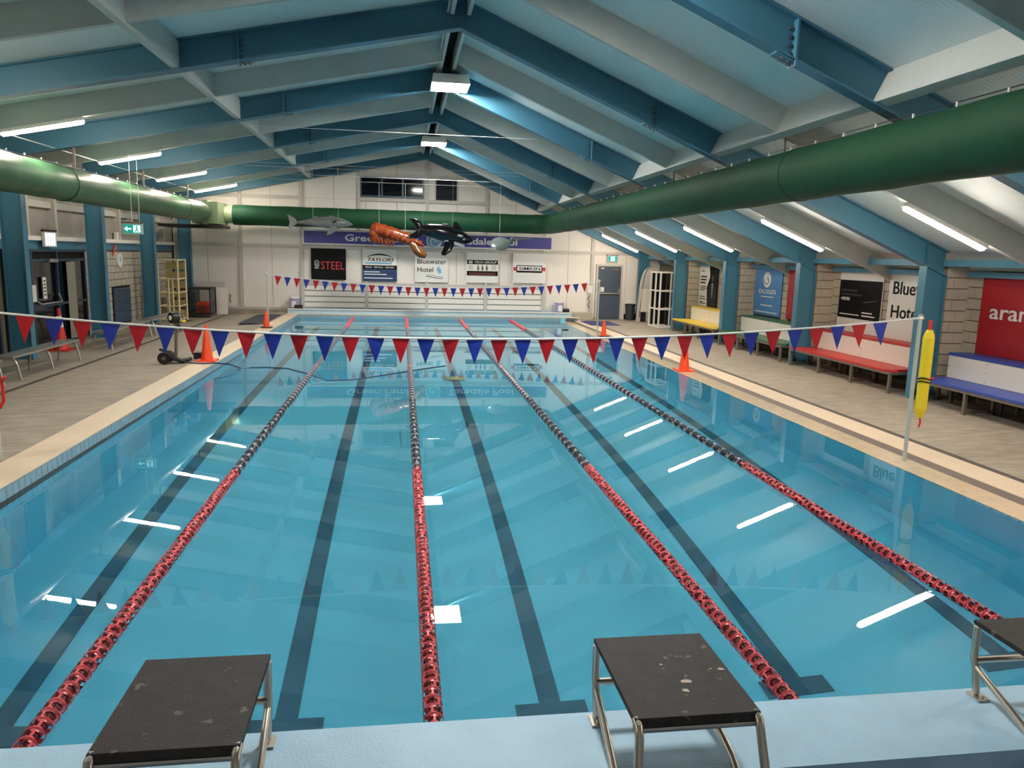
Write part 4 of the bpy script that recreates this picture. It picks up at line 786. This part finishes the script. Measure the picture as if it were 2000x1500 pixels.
# ------------------------------------------------------------------ far end things
for k, (x, lb) in enumerate(((-4.0, 'purple and white tub at the gable wall by the small coping cone'), (6.12, 'purple and white tub at the gable wall near the slate door'))):
    t = thing('chemical_tub', lb, 'tub', (x, 29.3, .30), 'purple tubs'); B().lathe([(.15, 0), (.17, .28), (.175, .36)], (x, 29.28, .302), 16).part('tub', mat('lilac_plastic', (176, 160, 206), .4), t, True); B().lathe([(.19, .36), (.19, .40), (.15, .42)], (x, 29.28, .302), 16).part('lid', white_pl, t, True); B().box(x-.08, x+.08, 29.08, 29.115, .33, .56).part('label_patch', white_pl, t)
for k, (x, lb) in enumerate(((-4.12, 'black box beside the tub behind the coping cone'), (6.37, 'black box beside the tub near the slate door'))):
    pass
B().box(-3.78-.17, -3.78+.12, 28.85, 29.02, .313, .44).top('black_box', black_m, 'small black box before the tub at the coping end', 'box', 'black boxes on the platform'); B().box(6.28, 6.49, 29.1, 29.3, .303, .43).top('black_box', black_m, 'small black box beside the tub near the slate door', 'box', 'black boxes on the platform')
t = thing('waste_bin', 'dark grey tapered waste bin beside the slate door', 'bin', (8.98, 29.2, .03)); B().lathe([(.15, 0), (.20, .58)], (8.98, 29.2, .032), 18).part('body', mat('charcoal_plastic', (52, 54, 58), .5), t, True); B().lathe([(.215, .58), (.215, .63), (.19, .64)], (8.98, 29.2, .032), 18).part('rim', black_m, t, True)
# rescue boards standing on end
def board(cx, y, w, h, lean, label, m):
    t = thing('rescue_board', label, 'board', (cx, y, .03), 'white boards standing by the rack'); out = []
    for q in range(15):
        f = q/14; ww = w*(1 if f < .6 else sqrt(max(0, 1-((f-.6)/.4)**2)))
        out.append((f*h, ww/2))
    pr = [(cx+a+lean*z, z+.035) for z, a in out]+[(cx-a+lean*z, z+.035) for z, a in reversed(out)]
    B().prism([(x, z) for x, z in pr], 'y', y-.07, y+.07).part('hull', m, t)
    B().tube([(cx-a*.72+lean*z, y-.072, z+.06) for z, a in out[1:]], .012, 6).part('stripe', black_m, t); B().box(cx-w*.28, cx+w*.05, y-.10, y-.07, .04, .40).part('foot_pad', black_m, t); B().box(cx-w*.5*.6, cx+w*.42, y-.082, y-.07, .42, 1.3).part('deck_pad', white_pt, t)
board(9.36, 28.55, .62, 2.12, .06, 'tall white rescue board with black stripe standing beside the bin', mat('board_white', (206, 200, 194), .4)); board(9.78, 28.15, .42, 2.0, .0, 'white rescue board standing behind the white pipe rack', mat('board_white', (206, 200, 194), .4))
# white pipe rack on the bench side
t = thing('pipe_rack', 'white pipe rack with dark compartments beside the yellow bench', 'rack', (9.45, 26.3, .03)); xs, ys = (8.98, 9.55), (25.75, 26.25, 26.8)
for x in xs:
    for y in ys: B().box(x-.025, x+.025, y-.025, y+.025, .03, 2.02).part('upright', pipe_w, t)
for z in (.06, .70, 1.34, 1.99):
    for x in xs: B().box(x-.022, x+.022, ys[0], ys[-1], z-.022, z+.022).part('side_rail', pipe_w, t)
    for y in ys: B().box(xs[0], xs[-1], y-.022, y+.022, z-.022, z+.022).part('cross_rail', pipe_w, t)
B().box(9.57, 9.60, 25.72, 26.85, .05, 2.0).part('back_panel', dark_m, t); B().box(9.03, 9.56, 26.77, 26.80, .1, 1.95).part('end_panel', dark_m, t)
# switch box and hoses by the door
B().box(7.28, 7.48, YB-.075, YB-.06, 1.05, 1.35).top('notice', white_pl, 'small framed notice on the gable wall beside the slate door', 'notice')
B().tube([(7.35, YB-.09, .95), (7.30, YB-.1, .80), (7.38, YB-.1, .70), (7.30, YB-.1, .60), (7.37, YB-.1, .45)], .02, 6).top('wall_hose', galv, 'looped grey hose beside the slate door', 'hose')
